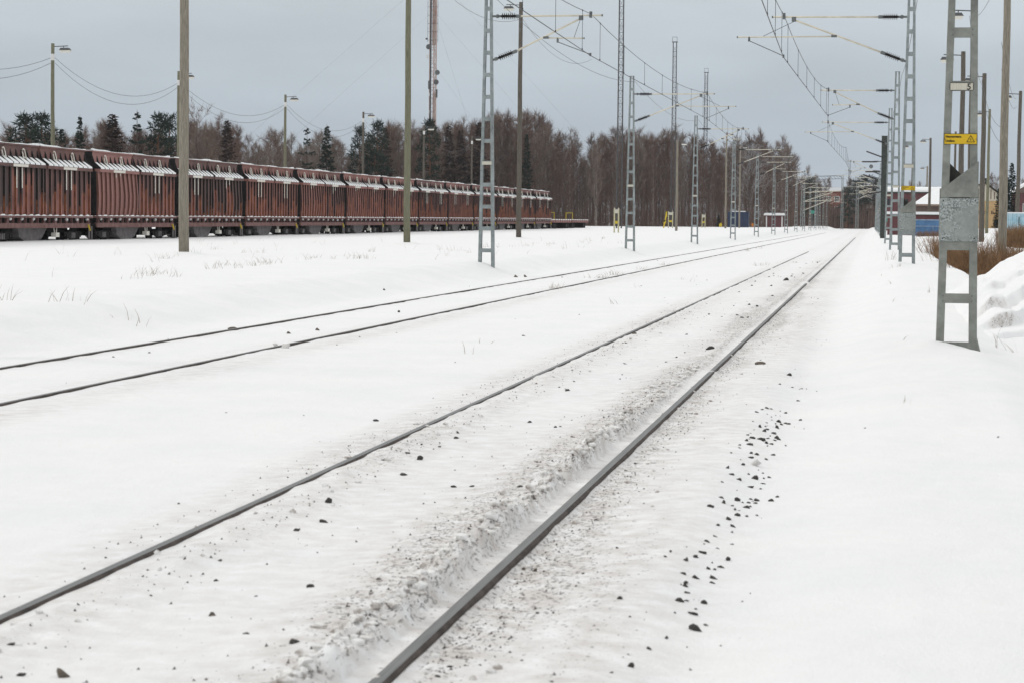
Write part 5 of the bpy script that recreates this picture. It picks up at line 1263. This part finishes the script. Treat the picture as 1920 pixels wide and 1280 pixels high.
for k in range(85):
    y = 6.6+80*rnd.random()**1.6; x = rnd.uniform(-2.85, -1.75); stone(x, y, rnd.choice((.009, .012, .016, .024))*(1+y/50), SM[k % 6], 'ballast_stone', 'small dark stone scattered between the rails of the near track', 'stones between the near rails', 'stone', .7)
for k in range(60):
    y = 6.6+40*rnd.random()**1.5; x = -1.40+abs(rnd.gauss(0, .28)); stone(x, y, rnd.choice((.006, .009, .014)), SM[k % 6], 'ballast_stone', 'small dark stone in the dirty strip just right of the near rail', 'stones right of the near rail', 'stone', .7)
for k in range(34):
    y = 14+70*rnd.random(); x = rnd.choice((rnd.uniform(-8.6, -5.6), rnd.uniform(-5.6, -3.4))); stone(x, y, rnd.choice((.012, .018, .028)), SM[k % 6], 'ballast_stone', 'small dark stone on the snow around the second track', 'stones around the second track', 'stone', .6)
b = MB(); rg = random.Random(44)
for _ in range(5200):
    y = 5.8+34*rg.random()**1.8; u = rg.random()
    x = (-1.42+abs(rg.gauss(0, .13)) if u < .26 else -1.62-abs(rg.gauss(0, .20)) if u < .58 else -3.06-abs(rg.gauss(0, .16)) if u < .72 else -2.92+abs(rg.gauss(0, .15)) if u < .86 else rg.uniform(-2.9, -1.7) if u < .94 else rg.uniform(-1.3, -.4))
    if fbm(x*1.3+3, y*.35, 3) < rg.uniform(-.35, .1): continue
    s = rg.choice((.002, .003, .004, .005, .007)); z = gz(x, y); i = len(b.v)
    b.v += [(x+rg.uniform(-s, s), y+rg.uniform(-s, s), z+s*rg.uniform(.8, 1.4)), (x-s*1.2, y-s, z-.004), (x+s*1.3, y-s*.6, z-.004), (x+rg.uniform(-s, s), y+s*1.3, z-.004)]
    b.f += [(i, i+1, i+2), (i, i+2, i+3), (i, i+3, i+1)]
tag(b.build('track_grit', M['grit'], None), 'fine dark grit strewn along the near rails', 'grit', kind='stuff')
b = MB()
for _ in range(900):
    y = 6.0+16*rg.random()**1.3; x = -1.625-abs(rg.gauss(.05, .06)); s = rg.choice((.006, .009, .013, .018, .026))
    b.ico((x, y, gz(x, y)+s*.1), s, (1.1, 1.1, .7), .35, rg, 1)
for _ in range(130):
    y = 6.5+25*rg.random()**1.5; x = rg.choice((-2.85, -1.35))+rg.gauss(0, .12); s = rg.choice((.008, .012, .018)); b.ico((x, y, gz(x, y)+s*.2), s, (1.1, 1.1, .8), .3, rg, 1)
tag(b.build('snow_crumbs', M['dirty_snow'], None), 'crumbled dirty snow heaped along the inside of the right near rail', 'snow crumbs', kind='stuff')
b = MB()
def tuft(x, y, n, h, sp):
    for _ in range(n):
        px_, py_ = x+rg.gauss(0, sp), y+rg.gauss(0, sp*1.5); a = rg.uniform(0, 6.28); l = h*rg.uniform(.4, 1.2); z = gz(px_, py_)
        d = Vector((math.cos(a)*rg.uniform(.1, .8), math.sin(a)*.4, 1)).normalized(); m_ = Vector((px_, py_, z-.02))+d*l*.6; sd = Vector((math.sin(a+1), math.cos(a+1), 0)).normalized()
        b.ribbon((px_, py_, z-.02), m_, .008, sd, .006); b.ribbon(m_, m_+Vector((d.x*1.6, d.y, d.z*.7)).normalized()*l*.45, .006, sd, .002)
for px_, py_ in ((275, 512), (285, 515), (295, 512), (330, 517), (395, 505), (405, 503), (430, 498), (445, 500), (450, 505), (470, 500), (490, 490), (500, 495), (515, 492), (575, 485), (590, 482), (630, 485), (650, 478), (665, 485), (672, 484), (690, 485), (300, 478), (316, 478), (322, 475), (365, 472), (400, 462), (460, 470), (485, 470), (250, 520), (245, 575), (130, 572), (10, 572), (695, 470), (830, 468), (850, 470), (870, 472), (905, 470), (910, 465), (930, 466), (960, 465), (985, 463), (1000, 460), (1025, 462), (1035, 460), (1090, 458), (1165, 460), (1100, 452), (1130, 450), (1180, 455), (840, 480), (880, 475)):
    p = gnd(px_, py_, .27); tuft(p.x, p.y, rg.randint(5, 13), .22, .12)
for px_, py_, n in ((1042, 541, 26), (1125, 521, 30), (1155, 515, 26), (1205, 505, 14), (1243, 497, 14), (1400, 470, 20), (1425, 466, 18), (1420, 498, 14), (1430, 497, 10)):
    p = gnd(px_, py_, 0); tuft(p.x, p.y, n, .16, .12)
for _ in range(46):
    x = rg.uniform(-34, -11); y = rg.uniform(28, 120); tuft(x, y, rg.randint(1, 4), .32, .10)
for _ in range(26):
    x = rg.choice((rg.uniform(-5.6, -3.6), rg.uniform(.2, 1.8))); y = rg.uniform(11, 60); tuft(x, y, rg.randint(1, 3), .13, .05)
p = gnd(1868, 678, -.12); tuft(p.x, p.y, 5, .3, .06); p = gnd(1900, 680, -.12); tuft(p.x, p.y, 3, .25, .05); p = gnd(1675, 490, .35); tuft(p.x, p.y, 16, .3, .15)
tag(b.build('dry_grass', M['grass'], None), 'sparse dry grass blades sticking through the snow', 'grass', kind='stuff')
# ------------------------------------------------------------------ thin winter haze
hm = bpy.data.materials.new('winter_haze'); hm.use_nodes = True; t = hm.node_tree; t.nodes.clear()
ho = N(t, 'ShaderNodeOutputMaterial'); pv = N(t, 'ShaderNodeVolumePrincipled'); pv.inputs['Color'].default_value = (.92, .94, .97, 1); pv.inputs['Density'].default_value = .00011
t.links.new(pv.outputs[0], ho.inputs['Volume'])
b = MB(); b.box((0, 2300, 28), (3900, 5200, 64)); tag(b.build('haze', hm, None), 'thin pale winter haze over the yard', 'haze', kind='stuff')
